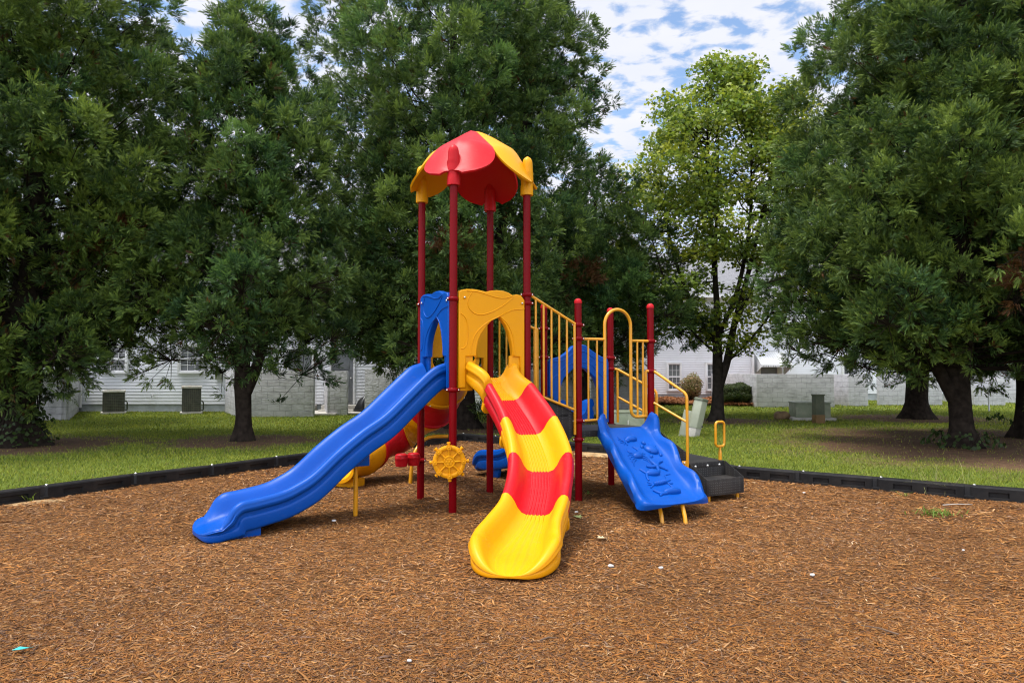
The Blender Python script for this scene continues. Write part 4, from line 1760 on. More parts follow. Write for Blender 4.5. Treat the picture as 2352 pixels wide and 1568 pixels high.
def cypress(X, Y, prof, seed, label, trunk, nlimb=90, leaders=(), dens=1.0, tone=(1, 1, 1), lean=(0, 0), droop=.0, fork=None, nblade=10, cut=None, fine=1.0, trunk_top=None):
    """feathery conifer. prof: [(z, radius)] of the crown; leaders: extra small spires (x, y, prof)"""
    g = np.random.default_rng(seed)
    root = thing("cypress_tree", (X, Y, 0), label, "tree", "cypress trees around the play area")
    limbs = []           # start, end, length
    twigs = MB()

    def axis_at(z, lx, ly):
        return np.array([X + lx * z, Y + ly * z])
    sets = [(X, Y, prof, nlimb, lean)] + [(lx, ly, pf, nl, (0, 0)) for lx, ly, pf, nl in leaders]
    seg_s, seg_e, seg_m, seg_r = [], [], [], []
    for cx, cy, pf, nl, ln in sets:
        zs = np.array([p[0] for p in pf])
        rs = np.array([p[1] for p in pf])
        zz = np.linspace(zs[0], zs[-1], 200)
        w = np.interp(zz, zs, rs) + .25
        cw = np.cumsum(w)
        cw /= cw[-1]
        for i in range(nl):
            zt = np.interp((i + g.uniform(.1, .9)) / nl, cw, zz)
            r = max(.15, np.interp(zt, zs, rs) - .36) * g.choice([1.06, .98, .9, .76, .55], p=[.20, .27, .23, .17, .13])
            a = i * 2.39996 + g.normal(0, .35)
            up = .30 + .45 * (zt - zs[0]) / (zs[-1] - zs[0]) - droop * (zt < zs[0] + 1.2)
            end = np.array([cx + ln[0] * zt + r * math.cos(a), cy + ln[1] * zt + r * math.sin(a), zt])
            z0 = max(1.55, zt - r * up)
            st = np.array([cx + ln[0] * z0, cy + ln[1] * z0, z0])
            mid = st * .5 + end * .5
            mid[2] -= .10 * r
            seg_s.append(st)
            seg_e.append(end)
            seg_m.append(mid)
            seg_r.append(max(r, .35))
    S, E, Mi, Rr = map(np.array, (seg_s, seg_e, seg_m, seg_r))
    for s, m, e, r in zip(S, Mi, E, Rr):
        k0 = .008 + .006 * r
        twigs.tube([s, m, e], [k0, k0 * .6, k0 * .2], 5)
    # boughs: rounded clumps on the outer half of every limb, clothed in flat feathery sprays
    nbg = np.clip(np.round(.8 + Rr * .62), 2, 3).astype(int)
    bi = np.repeat(np.arange(len(S)), nbg)
    bo = np.concatenate([np.arange(k) for k in nbg]) / np.maximum(1, nbg[bi] - 1)
    nb0 = len(bi)
    q = np.clip(1.0 - .52 * bo + g.normal(0, .05, nb0), .3, 1.02)
    s, m, e = S[bi], Mi[bi], E[bi]
    bc = ((1 - q)**2)[:, None] * s + (2 * q * (1 - q))[:, None] * m + (q**2)[:, None] * e
    bc = bc + g.normal(0, 1, (nb0, 3)) * (.10 + .20 * bo)[:, None] * np.array([1, 1, .8]) * np.minimum(1, Rr[bi])[:, None]
    rad = np.stack([bc[:, 0] - X, bc[:, 1] - Y, np.zeros(nb0)], 1)
    rad = unit(rad)
    bax = unit((e - m) / np.linalg.norm(e - m, axis=1, keepdims=True) * .6 + rad * .5 + np.array([0, 0, .16]) + g.normal(0, .16, (nb0, 3)))
    br = g.uniform(.40, .72, nb0) * np.minimum(1.0, .45 + .28 * Rr[bi]) * fine
    # every bough carries small rounded clumps, every clump a handful of sprays fanning out of it
    nk = np.maximum(4, (dens * 60 * br**1.6)).astype(int)
    ki = np.repeat(np.arange(nb0), nk)
    nkk = len(ki)
    dk_ = unit(g.normal(0, 1, (nkk, 3)) + bax[ki] * .7 + np.array([0, 0, .25]))
    al = (dk_ * bax[ki]).sum(1)
    ksh = g.uniform(.45, 1.0, nkk)**.6
    kp = bc[ki] + (dk_ + bax[ki] * (al * .5)[:, None]) * (br[ki] * ksh)[:, None]
    kd_ = unit(dk_ * .75 + bax[ki] * .45 + np.array([0, 0, .10]) + g.normal(0, .34, (nkk, 3)))
    ktone = g.normal(0, .17, nkk) + .30 * (ksh - .75)
    for q_ in np.nonzero(kp[:, 2] < 3.5)[0]:
        twigs.tube([bc[ki[q_]], kp[q_]], [.009, .004], 4)
    nsp = 15
    mi = np.repeat(np.arange(nkk), nsp)
    n = len(mi)
    si = ki[mi]
    rnd = unit(g.normal(0, 1, (n, 3)))
    dsh = unit(kd_[mi] * .9 + rnd * .8)
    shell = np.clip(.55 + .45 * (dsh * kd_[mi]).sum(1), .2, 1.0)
    p = kp[mi] + rnd * g.uniform(.01, .07, n)[:, None] + kd_[mi] * g.uniform(-.08, .05, n)[:, None]
    ax = unit(dsh + g.normal(0, .16, (n, 3)))
    L = g.uniform(.085, .185, n) * (.8 + .40 * shell) * fine
    nrm = unit(rnd * .6 + np.array([0, 0, .5]) + g.normal(0, .6, (n, 3)))
    pn = unit(np.cross(ax, nrm))
    b2 = np.cross(ax, pn)
    nb = nblade
    qq = (np.arange(nb)[None, :] + g.uniform(0, 1, (n, nb))) / nb
    sgn = np.where(np.arange(nb) % 2 == 0, 1.0, -1.0)[None, :]
    side = pn[:, None, :] * (sgn * g.uniform(.6, 1.0, (n, nb)))[..., None] + b2[:, None, :] * g.normal(0, .30, (n, nb))[..., None]
    bd_ = unit(ax[:, None, :] * (.75 + .7 * qq)[..., None] + side * (.62 - .42 * qq)[..., None])
    bl_ = L[:, None] * (.22 + .30 * (1 - qq)) * g.uniform(.75, 1.25, (n, nb)) + .015
    bp = p[:, None, :] + ax[:, None, :] * (L[:, None] * qq * .85)[..., None]
    perp = unit(np.cross(bd_, b2[:, None, :] + g.normal(0, .45, (n, nb, 3))))
    bw = (.0046 + .0046 * g.random((n, nb))) * fine
    tip = bp + bd_ * bl_[..., None]
    md = bp + bd_ * (bl_ * .28)[..., None]
    P = np.stack([bp, md + perp * bw[..., None], tip, md - perp * bw[..., None]], 2)
    V_ = P.reshape(-1, 3)
    F_ = np.arange(n * nb * 4).reshape(-1, 4)
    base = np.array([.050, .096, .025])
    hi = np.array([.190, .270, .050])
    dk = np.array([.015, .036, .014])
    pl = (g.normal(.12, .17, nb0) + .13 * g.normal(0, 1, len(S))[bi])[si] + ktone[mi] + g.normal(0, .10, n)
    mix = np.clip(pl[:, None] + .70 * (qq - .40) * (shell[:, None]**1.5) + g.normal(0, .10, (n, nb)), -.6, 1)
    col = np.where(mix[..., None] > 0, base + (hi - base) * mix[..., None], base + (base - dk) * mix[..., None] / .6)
    blue = (g.random(nb0) < .22)[si][:, None, None]
    col = np.where(blue, col * np.array([.82, .97, 1.15]), col)
    dead = ((g.random(nb0) < .004)[si] | (g.random(n) < .003 + .04 * (q[si] < .55)))[:, None, None]
    col = np.where(dead, np.array([.105, .048, .017]) * g.uniform(.6, 1.2, (n, nb))[..., None], col)
    col = col * np.array(tone)
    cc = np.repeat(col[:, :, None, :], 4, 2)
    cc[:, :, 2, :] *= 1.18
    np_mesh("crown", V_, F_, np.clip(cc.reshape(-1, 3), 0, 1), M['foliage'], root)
    # trunk, forks and limbs
    tk = MB()
    for pts in trunk:
        P_, t_ = catmull([(x, y, z, r) for x, y, z, r in pts], 9 * len(pts))
        rings = []
        for i, (x, y, z, r) in enumerate(P_):
            ring = []
            for j in range(16):
                a = 2 * math.pi * j / 16
                f = 1 + .10 * math.sin(3 * a + seed + z * .8) + .06 * math.sin(7 * a + z * 2.1) + (.22 * max(0, 1 - z / .35) * (1 + math.sin(5 * a + seed)) if z < .35 else 0)
                ring.append(Vector((x + r * f * math.cos(a), y + r * f * math.sin(a), z)))
            rings.append(ring)
        tk.loft(rings)
    t = tk.build("trunk", M['bark'], root, smooth=60)
    twigs.build("limbs", M['twig'], t, smooth=60)
    return root


# left edge
X, Y = -10.1, 14.6
cypress(X, Y, [(1.6, 1.9), (2.2, 2.8), (3.0, 3.0), (5.0, 3.35), (7.2, 3.25), (9.2, 2.6), (11.5, 1.8), (14, .3)], 1,
        "cypress whose thick trunk is wrapped in ivy", [[(X + .05, Y, -.05, .46), (X, Y, .5, .34), (X - .05, Y, 2, .30), (X + .25, Y, 4, .26), (X + .1, Y, 8, .18), (X, Y, 12, .07)],
                                                                  [(X - .1, Y, 1.5, .22), (X - .7, Y + .2, 3.2, .17), (X - 1.0, Y, 6, .08)]], 190, dens=1.1, tone=(1.05, 1.0, .9))
# second from left
X, Y = -5.85, 15.5
cypress(X, Y, [(2.12, 2.25), (2.6, 2.6), (3.3, 2.2), (4.9, 1.95), (6.5, 1.80), (7.8, 1.45), (8.7, 1.0), (9.35, .55), (9.9, .08)], 2,
        "cypress with a slim forked trunk and a pointed top against the sky", [[(X, Y, -.05, .20), (X + .02, Y, .5, .155), (X, Y, 1.3, .165), (X, Y, 2.6, .13), (X + .05, Y, 6, .09), (X + .1, Y, 9, .03)],
                                                                          [(X + .05, Y, 1.0, .13), (X + .28, Y, 1.55, .12), (X + .45, Y + .05, 2.3, .10), (X + .7, Y, 4.2, .06)]], 118, dens=1.0,
        leaders=[(X - .5, Y + .1, [(7.2, .5), (8.6, .35), (9.3, .05)], 9), (X + .55, Y, [(7.0, .5), (8.4, .3), (8.9, .05)], 9)])
# big one behind the roof
X, Y = -1.58, 19.0
cypress(X, Y, [(2.0, 3.1), (2.8, 3.8), (4.2, 3.85), (6.5, 3.75), (8.2, 3.9), (10.0, 3.45), (11.2, 2.95), (13, 1.8), (15.0, .3)], 3,
        "broadest cypress, directly behind the petal roof", [[(-1.27, Y, -.05, .40), (-1.27, Y, .6, .29), (-1.3, Y, 2.5, .26), (-1.5, Y, 6, .2), (-1.6, Y, 12, .06)],
                                                         [(-1.2, Y, 2.2, .17), (-.5, Y, 4.5, .14), (.3, Y, 8, .09), (.6, Y, 11, .04)]], 200, dens=1.0,
        leaders=[(-3.05, 17.2, [(1.9, 1.0), (3.0, 1.35), (4.6, 1.15), (6.0, .75), (7.5, .06)], 34), (.65, 18.8, [(8.5, 1.9), (10.5, 1.6), (12, .9), (13.3, .1)], 26)])
# lower one behind the rails
X, Y = 2.6, 22.0
cypress(X, Y, [(2.0, 2.4), (2.8, 3.1), (4.2, 2.9), (5.6, 2.3), (6.9, 1.4), (8.0, .2)], 4,
        "shorter cypress behind the yellow railings and small deck", [[(2.25, Y, -.05, .22), (2.25, Y, 1.5, .15), (2.5, Y, 4, .12), (2.6, Y, 7, .04)]], 100, dens=1.0, tone=(.95, 1.0, 1.0))
# right group
X, Y = 9.2, 14.2
cypress(X, Y, [(2.05, 3.5), (2.7, 3.95), (3.4, 3.75), (5.2, 3.5), (7.2, 2.95), (9.0, 2.35), (11.5, 1.6), (13.5, .2)], 5,
        "dense cypress whose thick dark trunk splits in two over bare brown ground", [[(8.97, Y, -.05, .27), (8.95, Y, .5, .195), (8.93, Y, 1.3, .20), (8.98, Y, 2.2, .19), (9.1, Y, 6, .17), (9.2, Y, 11, .06)],
                                                                 [(8.85, Y, .9, .14), (8.45, Y, 1.7, .12), (8.0, Y, 2.9, .11), (7.6, Y, 4.5, .05)],
                                                                 [(8.85, Y, 1.0, .15), (8.68, Y, 1.9, .14), (8.6, Y, 3.4, .13), (8.5, Y, 6, .06)]], 210, dens=1.15, tone=(1.12, 1.05, .95))
X, Y = 12.9, 22.6
cypress(X, Y, [(2.0, 3.2), (3.0, 4.4), (5.0, 4.3), (8.0, 3.7), (11, 2.95), (13.5, 2.3), (16, 1.3), (18, .2)], 6,
        "tall cypress with a stout trunk standing behind the double trunked cypress", [[(12.86, Y, -.05, .42), (12.86, Y, .5, .32), (12.9, Y, 1.6, .32), (12.9, Y, 5, .3), (12.9, Y, 12, .1)],
                                                            [(12.6, Y, 1.4, .24), (11.6, Y, 2.2, .18), (10.6, Y, 3.0, .10)], [(13.1, Y, 1.5, .24), (13.7, Y, 2.3, .2), (14.2, Y, 4, .1)]], 130, dens=.95)
X, Y = 12.2, 16.2
cypress(X, Y, [(1.8, 2.2), (2.6, 2.9), (4.5, 2.9), (7.0, 2.6), (9.5, 2.1), (12, 1.2), (14, .2)], 7,
        "cypress whose slim leaning trunk is cut off by the picture edge", [[(11.68, Y, -.05, .30), (11.7, Y, .6, .22), (11.72, Y, 1.4, .2), (11.5, Y, 2.6, .16), (12.0, Y, 6, .12), (12.2, Y, 11, .04)]], 130, dens=1.0, tone=(1.08, 1.03, .9))
# row hidden beyond the left tree, closing its gaps
X, Y = -14.2, 19.5
cypress(X, Y, [(1.6, 2.4), (2.6, 3.0), (5, 3.0), (8, 2.7), (11, 1.9), (13.5, .2)], 8,
        "cypress mostly hidden behind the ivy-wrapped one", [[(X, Y, -.05, .35), (X, Y, 2, .25), (X, Y, 8, .12), (X, Y, 12, .04)]], 70, dens=.9)


# --- broadleaf tree ------------------------------------------------------------
def maple(X, Y, seed, label):
    g = np.random.default_rng(seed)
    root = thing("maple_tree", (X, Y, 0), label, "tree")
    zs = np.array([2.2, 2.9, 4.2, 6.1, 8.0, 9.4, 10.4, 11.2])
    rs = np.array([1.4, 2.4, 3.1, 3.25, 2.85, 2.0, 1.15, .25])
    tk = MB()

    def limb(pts):
        P_, t_ = catmull(pts, 10 * len(pts))
        rings = []
        for x, y, z, r in P_:
            rings.append([Vector((x + r * (1 + .09 * math.sin(3 * a + z * 2)) * math.cos(a), y + r * math.sin(a), z)) for a in [2 * math.pi * j / 10 for j in range(10)]])
        tk.loft(rings)
        return P_
    main = []
    main.append(limb([(X - .05, Y, -.05, .30), (X, Y, .35, .19), (X + .02, Y, 1.6, .155), (X + .03, Y, 3.2, .10), (X - .1, Y, 5.5, .06), (X - .2, Y, 8.5, .032), (X - .25, Y, 10.3, .012)]))
    main.append(limb([(X + .06, Y, 1.0, .13), (X + .30, Y, 1.75, .115), (X + .55, Y, 2.9, .10), (X + 1.05, Y + .1, 4.6, .075), (X + 1.6, Y, 7.0, .045), (X + 2.0, Y, 9.2, .012)]))
    main.append(limb([(X + .04, Y, 2.5, .09), (X + .55, Y - .3, 3.9, .07), (X + .9, Y - .5, 6.0, .05), (X + 1.0, Y - .4, 8.5, .02)]))
    main.append(limb([(X, Y, 2.3, .09), (X - .5, Y + .4, 3.3, .07), (X - 1.1, Y + .6, 5.0, .05), (X - 1.5, Y + .6, 7.0, .02)]))
    main.append(limb([(X, Y, 3.2, .08), (X + .2, Y + .7, 5.2, .06), (X + .4, Y + 1.0, 8.0, .03), (X + .45, Y + .9, 10.6, .010)]))
    main.append(limb([(X, Y, 2.0, .06), (X - .8, Y - .3, 2.7, .05), (X - 1.6, Y - .5, 4.0, .03), (X - 2.1, Y - .6, 5.6, .012)]))
    main.append(limb([(X + .3, Y, 1.75, .06), (X + 1.1, Y - .2, 2.6, .045), (X + 1.9, Y - .3, 3.8, .025), (X + 2.4, Y - .2, 5.4, .010)]))
    main.append(limb([(X + .5, Y, 2.7, .06), (X + 1.3, Y + .5, 4.2, .045), (X + 2.0, Y + .7, 6.2, .025), (X + 2.3, Y + .6, 8.0, .010)]))
    allp = np.concatenate(main)
    cl = []
    while len(cl) < 390:
        z = g.uniform(2.1, 11.2)
        r = np.interp(z, zs, rs)
        a = g.uniform(0, 2 * math.pi)
        rr = r * math.sqrt(g.uniform(.10, 1.15))
        # lobed outline
        lob = 1 + .20 * math.sin(3 * a + z * .9) + .12 * math.sin(5 * a - z * 1.7)
        x, y = X + .28 + rr * lob * math.cos(a), Y + rr * lob * math.sin(a) * .85
        keep = .38 if z < 4.2 else (.58 if z < 6.3 else .90)
        if z < 3.0:
            keep = .35
        if g.random() > keep * min(1, (r / 2.4)**1.3):
            continue
        cl.append((x, y, z))
    # two separate spires
    for i in range(20):
        cl.append((X + 2.15 + g.normal(0, .33), Y + g.normal(0, .4), g.uniform(7.6, 10.2)))
    for i in range(9):
        cl.append((X + .62 + g.normal(0, .26), Y + g.normal(0, .3), g.uniform(9.8, 11.2)))
    cl = np.array(cl)
    tw = MB()
    for c in cl:
        d = allp[:, :3] - c
        d2 = (d**2).sum(1) + 3.0 * np.maximum(0, allp[:, 2] - c[2] + .5)**2
        b = allp[d2.argmin()]
        s = Vector(b[:3])
        e = Vector(c)
        m = (s + e) / 2 + Vector((g.normal(0, .06), g.normal(0, .06), -.08))
        r0 = min(.028, b[3] * .7)
        tw.tube([s, m, e], [r0, r0 * .7, .005], 5)
    n = len(cl)
    nl = 105
    cs = np.repeat(cl, nl, 0)
    off = g.normal(0, 1, (len(cs), 3))
    off *= np.minimum(1, 1.75 / np.linalg.norm(off, axis=1))[:, None]
    off = off * np.array([.33, .33, .15])
    off[:, 2] -= .35 * (off[:, 0]**2 + off[:, 1]**2)
    lob = cs + off
    N_ = len(lob)
    sz = g.uniform(.040, .078, N_)
    nrm = unit(g.normal(0, 1, (N_, 3)) * .75 + np.array([0, -.25, .9]))
    ex = unit(np.cross(nrm, g.normal(0, 1, (N_, 3))))
    ey = np.cross(nrm, ex)
    # five pointed leaf outline
    lobes = np.array([(0, -.9), (.55, -.45), (1.0, .15), (.38, .25), (.0, 1.15), (-.38, .25), (-1.0, .15), (-.55, -.45)])
    P = lob[:, None, :] + ex[:, None, :] * (lobes[None, :, 0] * sz[:, None])[..., None] + ey[:, None, :] * (lobes[None, :, 1] * sz[:, None])[..., None]
    base = np.array([.165, .245, .028])
    yel = np.array([.380, .410, .034])
    dk = np.array([.085, .145, .022])
    ctone = np.repeat(np.clip(g.normal(.30, .30, n) + .25 * (cl[:, 0] > X + 1.2), 0, 1), nl)
    mix = np.clip(ctone + g.normal(0, .15, N_), 0, 1)[:, None]
    col = base * (1 - mix) + yel * mix
    col = np.where((g.random(N_) < .22)[:, None], dk, col)
    np_mesh("crown", P.reshape(-1, 3), np.arange(N_ * 8).reshape(-1, 8), np.repeat(col[:, None, :], 8, 1).reshape(-1, 3), M['leaf'], root)
    t = tk.build("trunk", M['maple_bark'], root, smooth=60)
    tw.build("limbs", M['twig'], t, smooth=60)


maple(6.22, 21.6, 21, "light yellow-green maple with a vase of slender bare branches")
# ====================================================== BUILDINGS
def siding(mb, x0, x1, y, z0, z1, pitch=.115, openings=()):
    """lapped vinyl courses facing -Y, really stepped: each course leans out 14 mm at its lower edge; openings (xa, xb, za, zb) are left free"""
    z = z0
    while z < z1 - .01:
        zt = min(z + pitch, z1)
        spans = [(x0, x1)]
        for xa, xb, za, zb in openings:
            if zt > za + .02 and z < zb - .02:
                ns = []
                for s0, s1 in spans:
                    if xb <= s0 or xa >= s1:
                        ns.append((s0, s1))
                    else:
                        if xa > s0:
                            ns.append((s0, xa))
                        if xb < s1:
                            ns.append((xb, s1))
                spans = ns
        for s0, s1 in spans:
            mb.add([(s0, y - .016, z), (s1, y - .016, z), (s1, y - .014, z + pitch * .42), (s0, y - .014, z + pitch * .42), (s1, y - .006, z + pitch * .50), (s0, y - .006, z + pitch * .50),
                    (s1, y - .010, zt - .004), (s0, y - .010, zt - .004), (s1, y - .001, zt), (s0, y - .001, zt), (s0, y, z), (s1, y, z)],
                   [(0, 1, 2, 3), (3, 2, 4, 5), (5, 4, 6, 7), (7, 6, 8, 9), (10, 11, 1, 0)])
        z += pitch


def window(parent, xc, y, z0, z1, w, dark=False):
    f = MB()
    t = .085
    yo = y - .05
    f.box((xc - w / 2 + t / 2, yo, (z0 + z1) / 2), (t, .07, z1 - z0))
    f.box((xc + w / 2 - t / 2, yo, (z0 + z1) / 2), (t, .07, z1 - z0))
    f.box((xc, yo, z1 - t / 2), (w - 2 * t, .066, t))
    f.box((xc, yo - .006, z0 + t / 2), (w - 2 * t, .09, t))
    o = f.build("window", M['trim'], parent, bevel=.004)
    zi0, zi1 = z0 + t, z1 - t
    zm = (zi0 + zi1) / 2
    wi = w - 2 * t
    for za, zb, dy in ((zi0, zm, .0), (zm, zi1, .012)):
        s = MB()
        q = .035
        yy = y - .045 + dy
        s.box((xc - wi / 2 + q / 2, yy, (za + zb) / 2), (q, .03, zb - za))
        s.box((xc + wi / 2 - q / 2, yy, (za + zb) / 2), (q, .03, zb - za))
        s.box((xc, yy, zb - q / 2), (wi - 2 * q, .028, q))
        s.box((xc, yy, za + q / 2), (wi - 2 * q, .028, q))
        for k in (1, 2):
            s.box((xc - wi / 2 + wi * k / 3, yy + .004, (za + zb) / 2), (.016, .014, zb - za - 2 * q))
        s.box((xc, yy + .005, (za + zb) / 2), (wi - 2 * q, .012, .016))
        s.build("sash", M['trim'], o)
        p = MB()
        p.add([(xc - wi / 2, yy + .018, za), (xc + wi / 2, yy + .018, za), (xc + wi / 2, yy + .018, zb), (xc - wi / 2, yy + .018, zb)], [(0, 1, 2, 3)])
        p.build("pane", M['glass_dark'] if dark else M['glass'], o, smooth=0)
    return o


def house(loc, x0, x1, depth, eave, ridge, label, wins, doors, zf=.28, pitch=.115, setback=0.0):
    """loc: a point on the front wall's foot; x0..x1 along X in world"""
    hx_, hy_ = loc[0], loc[1]
    root = thing("house", (hx_, hy_, 0), label, "house", None)
    ops = []
    for xc, z0, z1, w, dk in wins:
        ops.append((xc - w / 2 + .02, xc + w / 2 - .02, z0 + .02, z1 - .02))
    for xc, w, zt in doors:
        ops.append((xc - w / 2, xc + w / 2, zf - .1, zt))
    mb = MB()
    siding(mb, x0, x1, hy_, zf, eave, pitch, ops)
    mb.build("siding", M['siding'], root, smooth=25)
    mb = MB()
    mb.box(((x0 + x1) / 2, hy_ + .10 + depth / 2, eave / 2 + .1), (x1 - x0 - .02, depth, eave - .2))
    mb.build("wall_core", M['trim'], root)
    mb = MB()
    mb.box(((x0 + x1) / 2, hy_ + .35, zf / 2 - .02), (x1 - x0 - .03, .66, zf))
    mb.build("foundation", M['foundation'], root)
    mb = MB()
    o = .45
    ym = hy_ + depth / 2
    for s, ya in ((-1, hy_ - o), (1, hy_ + depth + o)):
        mb.prism([(x0 - o, ya, eave + .05), (x0 - o, ym, ridge), (x0 - o, ym, ridge - .14), (x0 - o, ya, eave - .09)], (x1 - x0 + 2 * o, 0, 0))
    mb.build("roof", M['roof'], root)
    mb = MB()
    mb.box(((x0 + x1) / 2, hy_ - o - .03, eave - .06), (x1 - x0 + 2 * o, .07, .16))
    mb.box(((x0 + x1) / 2, hy_ - o / 2, eave - .12), (x1 - x0, o - .05, .03))
    mb.build("fascia", M['trim'], root)
    mb = MB()
    for xx in (x0, x1):
        mb.box((xx, hy_ - .02, (zf + eave) / 2 - .02), (.12, .06, eave - zf))
    each(mb, "corner_board", M['trim'], root, bevel=.006)
    for xc, z0, z1, w, dk in wins:
        window(root, xc, hy_, z0, z1, w, dk)
    for xc, w, zt in doors:
        d = MB()
        d.box((xc, hy_ + .06, (zf + zt) / 2), (w - .14, .05, zt - zf - .07))
        for k in range(3):
            d.box((xc, hy_ + .035, zf + .3 + k * .58), (w * .55, .02, .42))
        dd = d.build("door", M['door'], root, bevel=.006)
        k = MB()
        k.ball((xc + w / 2 - .16, hy_ + .0, zf + .95), .035, 10, 6)
        k.build("door_knob", M['bolt'], dd)
        f = MB()
        for s in (-1, 1):
            f.box((xc + s * (w / 2 - .035), hy_ - .02, (zf + zt) / 2), (.07, .09, zt - zf))
        f.box((xc, hy_ - .02, zt - .035), (w - .14, .088, .07))
        f.build("door_frame", M['trim'], dd)
        f = MB()
        f.box((xc, hy_ - .30, zf - .10), (w + .3, .55, .16))
        f.box((xc, hy_ - .48, .06), (w + .3, .9, .12))
        f.build("door_step", M['concrete'], dd, bevel=.01)
    return root


HY = 26.2
sx = lambda px, Y: (px - 1176) * Y / 1633
sz = lambda py, Y: 1.52 + (850 - py) * Y / 1633
house((-8, HY), -21.5, 4.75, 8.5, 5.25, 7.4, "long white sided house behind two air conditioners and grey block walls",
      [(sx(265, HY), sz(858, HY), sz(790, HY), 1.00, True), (sx(441, HY), sz(858, HY), sz(790, HY), 1.00, False),
       (sx(265, HY), 3.55, 4.75, 1.0, True), (sx(441, HY), 3.55, 4.75, 1.0, False), (sx(1230, HY), 1.2, 2.3, .9, True)],
      [(sx(790, HY) - .05, .95, 2.35), (sx(690, HY), 1.0, 2.35)], zf=.28)
hs = bpy.data.objects["house"]
mb = MB()
mb.box((sx(505, HY), HY - .09, 1.35), (.22, .14, .34))
mt = mb.build("meter_box", M['util'], hs, bevel=.015)
mb = MB()
mb.lathe((sx(505, HY), HY - .16, 1.42), [(.085, 0), (.085, .05), (.06, .08)], axis=(0, -1, 0), seg=20)
mb.build("meter_glass", M['glass'], mt)
mb = MB()
mb.tube([(sx(505, HY), HY - .06, 1.52), (sx(505, HY), HY - .06, 4.9)], .025, 8)
mb.build("conduit", M['dish'], mt)
mb = MB()
mb.tube(rounded([(sx(355, HY), HY - .01, .62), (sx(355, HY), HY - .12, .62), (sx(355, HY), HY - .13, .52)], .04), .018, 8)
mb.build("hose_tap", M['bolt'], hs)
mb = MB()
mb.box((sx(190, HY), HY - .10, 2.6), (.10, .08, 4.9))
mb.build("downspout", M['trim'], hs, bevel=.01)
RY = 36.0
house((12, RY), sx(1478, RY), 12.16, 9, 5.3, 8.2, "white sided house far back behind the maple and the clipped bush",
      [(sx(1548, RY), sz(898, RY), sz(832, RY), .78, False), (sx(1637, RY), sz(898, RY), sz(832, RY), .78, False), (sx(1548, RY), 3.6, 4.8, .78, False), (sx(1637, RY), 3.6, 4.8, .78, False)], [], zf=.32)
RY2 = 36.6
house((18, RY2), 12.16, 27.5, 9, 5.3, 8.2, "set back white sided house with a metal awning over its door",
      [(17.4, 1.2, 2.4, .9, True)], [(13.2, 1.0, 2.45)], zf=.32)

# downspout at the corner
mb = MB()
mb.box((12.16, RY - .11, 2.7), (.11, .09, 5.0))
o = mb.build("downspout", M['trim'], None, origin=(12.16, RY - .11, 0), bevel=.01)
tag(o, "white downspout on the house corner beside the metal awning", "downspout")
# metal awning
mb = MB()
ax0, ax1, ay, az0, az1 = sx(1745, 35.6), sx(1815, 35.6), 35.6, sz(838, 35.6), sz(808, 36.5)
pts = []
ns = 13
for i in range(ns):
    a, b = ax0 + (ax1 - ax0) * i / ns, ax0 + (ax1 - ax0) * (i + .8) / ns
    mb.prism([(a, RY2 - .06, az1), (b, RY2 - .06, az1), (b, ay - .25, az0), (a, ay - .25, az0)], (0, 0, .02))
    mb.prism([(a, ay - .27, az0), (b, ay - .27, az0), (b, ay - .27, az0 - .10), (a, ay - .27, az0 - .10)], (0, .012, 0))
for xx in (ax0, ax1):
    mb.prism([(xx, RY2 - .06, az1 - .01), (xx, ay - .25, az0 - .01), (xx, ay - .25, az0 - .10), (xx, RY2 - .06, az0 - .55)], (.012, 0, 0))
mb.prism([(ax0, RY2 - .05, az1 - .012), (ax1, RY2 - .05, az1 - .012), (ax1, ay - .24, az0 - .012), (ax0, ay - .24, az0 - .012)], (0, 0, .008))
o = mb.build("door_awning", M['awning'], None, origin=((ax0 + ax1) / 2, RY2, az0))
tag(o, "ribbed white metal awning over the house door", "awning")


def block_wall(pts, h, label, t=.20):
    """pts: plan polyline; painted concrete block courtyard wall with flat cap"""
    o0 = Vector((pts[0][0], pts[0][1], 0))
    mb = MB()
    for i, (a, b) in enumerate(zip(pts, pts[1:])):
        a, b = Vector((*a, 0)), Vector((*b, 0))
        d = (b - a).normalized()
        n = Vector((-d.y, d.x, 0)) * t / 2
        s = a - d * (t / 2 - .002 * i)
        e = b + d * (t / 2 - .004)
        z = h - .003 * i
        mb.prism([s - n, e - n, e + n, s + n], (0, 0, z))
        for k in range(len(mb.v) - 8, len(mb.v) - 4):
            mb.v[k].z = -.05
    o = mb.build("block_wall", M['block'], None, origin=o0, bevel=.012)
    tag(o, label, "block wall", "painted block courtyard walls", 'thing')
    return o


p_ = lambda px, py: (G(px, py).x, G(px, py).y)
ya = 21.8
block_wall([(-22, ya), (sx(153, ya), ya), (sx(187, HY) - .1, HY - .1)], 1.45, "pale block courtyard wall behind the tree at the left edge")
yb = 23.4
block_wall([(sx(528, HY), HY - .1), (sx(546, yb) + .1, yb), (sx(716, yb), yb)], 1.52, "wide grey block wall behind the slim forked trunk")
block_wall([(sx(762, HY) - .15, HY - .1), (sx(762, 24.3), 24.2), (sx(793, 24.2), 24.2)], 1.50, "narrow grey block wall stub between the two house doors")
block_wall([(sx(1000, HY), HY - .1), (sx(1000, 24.4), 24.3), (sx(846, 24.3), 24.3)], 1.56, "grey block wall partly hidden behind the blue slide and posts")
block_wall([(sx(1200, 25.0), HY - .1), (sx(1205, 24.6), 24.5), (sx(1330, 24.5), 24.5)], 1.50, "grey block wall seen through the stair railing")
block_wall([(sx(1365, 24.5), 24.5), (sx(1470, 24.5), 24.5), (sx(1470, 24.5), HY - .1)], 1.50, "grey block wall seen under the tall yellow loop")
yr = 29.5
